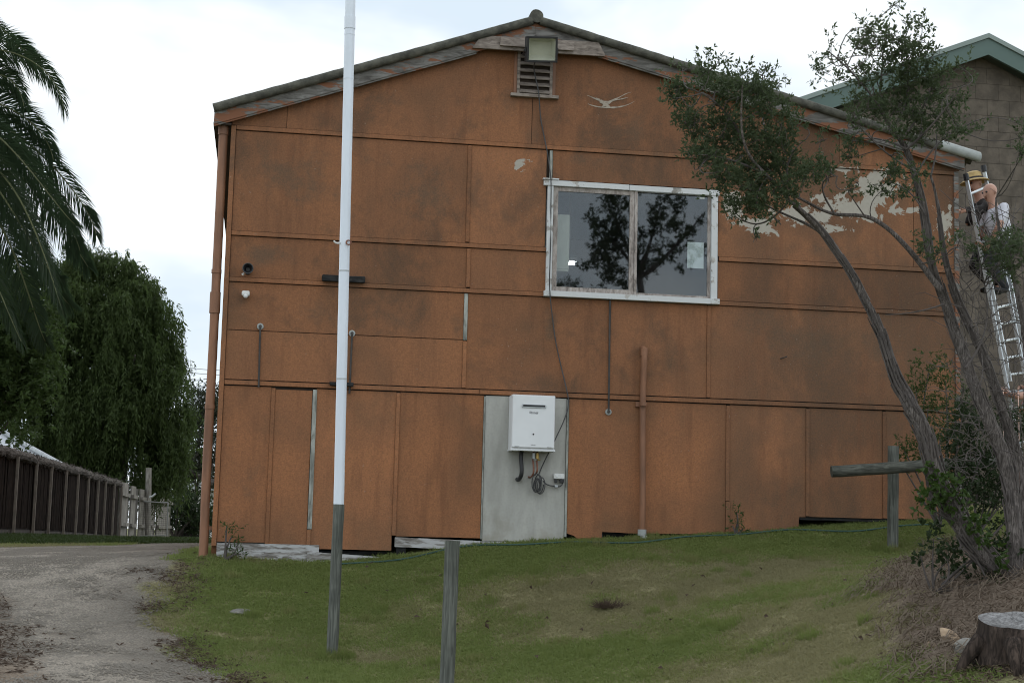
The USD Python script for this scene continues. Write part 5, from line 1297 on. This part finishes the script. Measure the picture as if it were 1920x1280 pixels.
for k in range(1, 20):
    t_ = k / 20; obj('rung', cyl(T1 + (B1 - T1) * t_, T2 + (B2 - T2) * t_, .015, 8), M['alu'], ld)

M['skin'] = plain('skin', (.42, .23, .165), .5, .08, 12.)
M['shirt_white'] = plain('white_cloth', (.60, .60, .66), .85, .08, 8.)
M['shirt_lilac'] = plain('lilac_cloth', (.46, .44, .54), .85, .08, 8.)
M['jacket'] = plain('dark_cloth', (.025, .022, .022), .9, .2, 8.)
M['trouser'] = plain('dark_trouser_cloth', (.022, .024, .03), .9, .2, 8.)
M['hair'] = plain('grey_hair', (.20, .19, .18), .8, .3, 40.)
M['straw_hat'] = plain('straw_hat', (.42, .30, .13), .85, .15, 30.)


def hullchain(chains, ln=.02):
    """One smooth skin round chains of (point, radius) joints."""
    mm_ = []
    for ch in chains:
        for (a, ra), (b_, rb) in zip(ch[:-1], ch[1:]):
            mm_.append(m3.Manifold.batch_hull([m3.Manifold.sphere(ra, 14).translate(list(map(float, a))), m3.Manifold.sphere(rb, 14).translate(list(map(float, b_)))]))
    M_ = m3.Manifold.batch_boolean(mm_, m3.OpType.Add).refine_to_length(ln)
    q = M_.to_mesh(); g = trimesh.Trimesh(q.vert_properties[:, :3], q.tri_verts)
    trimesh.smoothing.filter_taubin(g, .5, -.53, 8); return g


def person(label, head, neck, chest, pelvis, arms, legs, fwd, shirt, trouser, hat=None, hair=True, shoulders=None):
    """arms: two lists shoulder, elbow, wrist, fingertips; legs: two lists hip, knee, ankle, toe; fwd: the way the face looks."""
    pr = thing('person', label, 'person', (pelvis[0], pelvis[1], min(l[2][2] for l in legs)))
    fwd = unit(np.asarray(fwd, float)); upv = unit(np.asarray(head) - neck); sd = np.cross(fwd, upv)
    H = np.asarray(head, float)
    ch = [[(pelvis, .12), (chest, .13), (neck, .055), (H - upv * .05, .06)], [(H - upv * .045 + fwd * .03, .058), (H + upv * .03, .088)], [(H + fwd * .04, .06), (H + upv * .03, .085)], [(H + fwd * .09 - upv * .005, .016), (H + fwd * .105 - upv * .025, .015)], [(H - upv * .075 + fwd * .055, .032), (H - upv * .06, .045)]]
    for s_ in (-1, 1): ch.append([(H + sd * s_ * .082 + upv * .012, .016), (H + sd * s_ * .084 - upv * .02, .014)])
    for a in arms:
        a = [np.asarray(q, float) for q in a]; dv = unit(a[3] - a[2]); pv = unit(np.cross(dv, fwd + [.01, .3, .2]))
        ch.append([(chest, .11), (a[0], .055), (a[1], .043), (a[2], .028)]); pm = a[2] + dv * .05
        ch.append([(a[2], .026), (pm, .03), (pm + dv * .035, .03)])
        nb = np.cross(pv, dv)
        for k, (o, ln_) in enumerate(((-.027, .06), (-.009, .072), (.009, .068), (.026, .052))):
            b0 = pm + dv * .035 + pv * o; b1 = b0 + dv * ln_ * .55 + nb * .008; b2_ = b0 + dv * ln_ * .8 + nb * .03
            ch.append([(b0, .0095), (b1, .0088), (b2_, .008)])
        ch.append([(a[2] + dv * .02 - pv * .02, .013), (pm - pv * .042, .0105), (pm - pv * .05 + dv * .03 + nb * .015, .009)])
    for l in legs:
        ch.append([(pelvis, .11), (l[0], .085), (l[1], .058), (l[2], .040)]); ch.append([(l[2], .042), (l[3], .034)])
    obj('body', hullchain(ch, .016), M['skin'], pr, smooth=True)
    for s_ in (-1, 1):
        obj('eye', trimesh.creation.icosphere(2, .012).apply_translation(H + fwd * .088 + sd * s_ * .032 + upv * .018), M['black'], pr, smooth=True)
    obj('mouth', tube([H + fwd * .088 - upv * .055 + sd * .024, H + fwd * .094 - upv * .056, H + fwd * .088 - upv * .055 - sd * .024], .005, 6), M['copper'], pr)
    sh = [[(pelvis, .135), (chest, .152), (np.asarray(neck) - upv * .05, .075)]] + [[(chest, .12), (a[0], .072), (np.asarray(a[0]) * .35 + np.asarray(a[1]) * .65, .06)] + ([(a[1], .056), (a[2], .036)] if shirt == 'jacket' else []) for a in arms]
    obj('top', hullchain(sh, .03), M[shirt], pr, smooth=True)
    obj('trousers', hullchain([[(pelvis, .137), (l[0], .102), (l[1], .078), (l[2], .06)] for l in legs], .03), M[trouser], pr, smooth=True)
    for l in legs:
        obj('shoe', hullchain([[(l[2] - np.array([0, 0, .03]), .047), (np.asarray(l[3]), .042)]], .02), M['black'], pr, smooth=True)
    if hat:
        hv = trimesh.creation.revolve(np.array([(0, .105), (.06, .108), (.09, .09), (.098, .03), (.105, .012), (.15, -.004), (.172, -.018), (.170, -.024), (.10, 0.0), (0, .0)]), sections=32)
        Rm = np.eye(4); tz = unit(upv + sd * 0 - fwd * .18); tx = unit(np.cross([0, 1., .01], tz)); Rm[:3, 0] = tx; Rm[:3, 1] = np.cross(tz, tx); Rm[:3, 2] = tz; Rm[:3, 3] = H + upv * .055
        hh = obj('hat', hv.apply_transform(Rm), M['straw_hat'], pr, smooth=40)
        bd = trimesh.creation.revolve(np.array([(.099, .008), (.107, .010), (.1005, .034), (.095, .034)]), sections=32); obj('hat_band', bd.apply_transform(Rm), M['jacket'], hh, smooth=40)
    elif hair:
        obj('hair', hullchain([[(H - fwd * .03 + upv * .04, .088), (H - fwd * .045 - upv * .02, .075)]], .02), M['hair'], pr, smooth=True)


V3 = np.array
# man with the straw hat, partly behind the other
H = P(1829, 347, 17.42); pel = H + [.20, .03, -.62]
person('person in a straw hat with a black band and dark jacket at the ladder top', H, H + [.05, 0, -.16], H + [.12, .02, -.34], pel, [[H + [.10, -.17, -.22], H + [-.04, -.30, -.36], P(1808, 394, 17.0), P(1800, 397, 16.98)], [H + [.10, .19, -.22], H + [.0, .2, -.42], T2 + (B2 - T2) * .12 + [.0, .04, 0], T2 + (B2 - T2) * .10]],
       [[pel + [0, -.09, -.03], pel + [-.16, -.10, -.34], pel + [.10, -.1, -.60], pel + [-.06, -.1, -.63]], [pel + [0, .09, -.03], pel + [-.16, .1, -.34], pel + [.10, .1, -.60], pel + [-.06, .1, -.63]]], [-1, -.35, -.15], 'jacket', 'trouser', hat=True)
# bald man in white
H = P(1857, 362, 17.02); pel = H + [.14, 0, -.60]
person('bald person in a white collared shirt crouching high on the ladder', H, H + [.03, 0, -.16], H + [.08, 0, -.34], pel, [[H + [.07, -.19, -.21], H + [-.02, -.24, -.46], T1 + (B1 - T1) * .22 + [.05, -.02, 0], T1 + (B1 - T1) * .20], [H + [.07, .19, -.21], H + [-.05, .2, -.45], T2 + (B2 - T2) * .22 + [.05, 0, 0], T2 + (B2 - T2) * .20]],
       [[pel + [0, -.09, -.03], pel + [-.20, -.02, -.20], pel + [.05, .05, -.50], pel + [-.10, .08, -.53]], [pel + [0, .09, -.03], pel + [-.20, .15, -.20], pel + [.05, .2, -.50], pel + [-.10, .2, -.53]]], [-1, -.3, -.25], 'shirt_white', 'trouser', hair=False)
# helper at the foot
gC = P(1950, 957, 17.05); Hc = gC * [1, 1, 0] + [0, 0, float(gz(gC[0], gC[1])) + 1.62]; pel = Hc + [.10, 0, -.66]; zf = float(gz(gC[0], gC[1]))
person('person in a lilac t-shirt at the right edge steadying the ladder', Hc, Hc + [.03, 0, -.17], Hc + [.06, 0, -.36], pel, [[Hc + [.02, -.2, -.23], P(1908, 742, 16.72), P(1893, 740, 16.95), P(1886, 734, 17.0)], [Hc + [.05, .19, -.23], Hc + [-.1, .25, -.42], P(1930, 735, 17.36), P(1922, 730, 17.38)]],
       [[pel + [0, -.09, -.03], pel + [-.04, -.1, -.44], V3([pel[0] + .02, pel[1] - .1, zf + .08]), V3([pel[0] - .14, pel[1] - .1, zf + .05])], [pel + [0, .09, -.03], pel + [.08, .12, -.44], V3([pel[0] + .2, pel[1] + .12, zf + .08]), V3([pel[0] + .04, pel[1] + .12, zf + .05])]], [-1, -.1, .25], 'shirt_lilac', 'trouser')
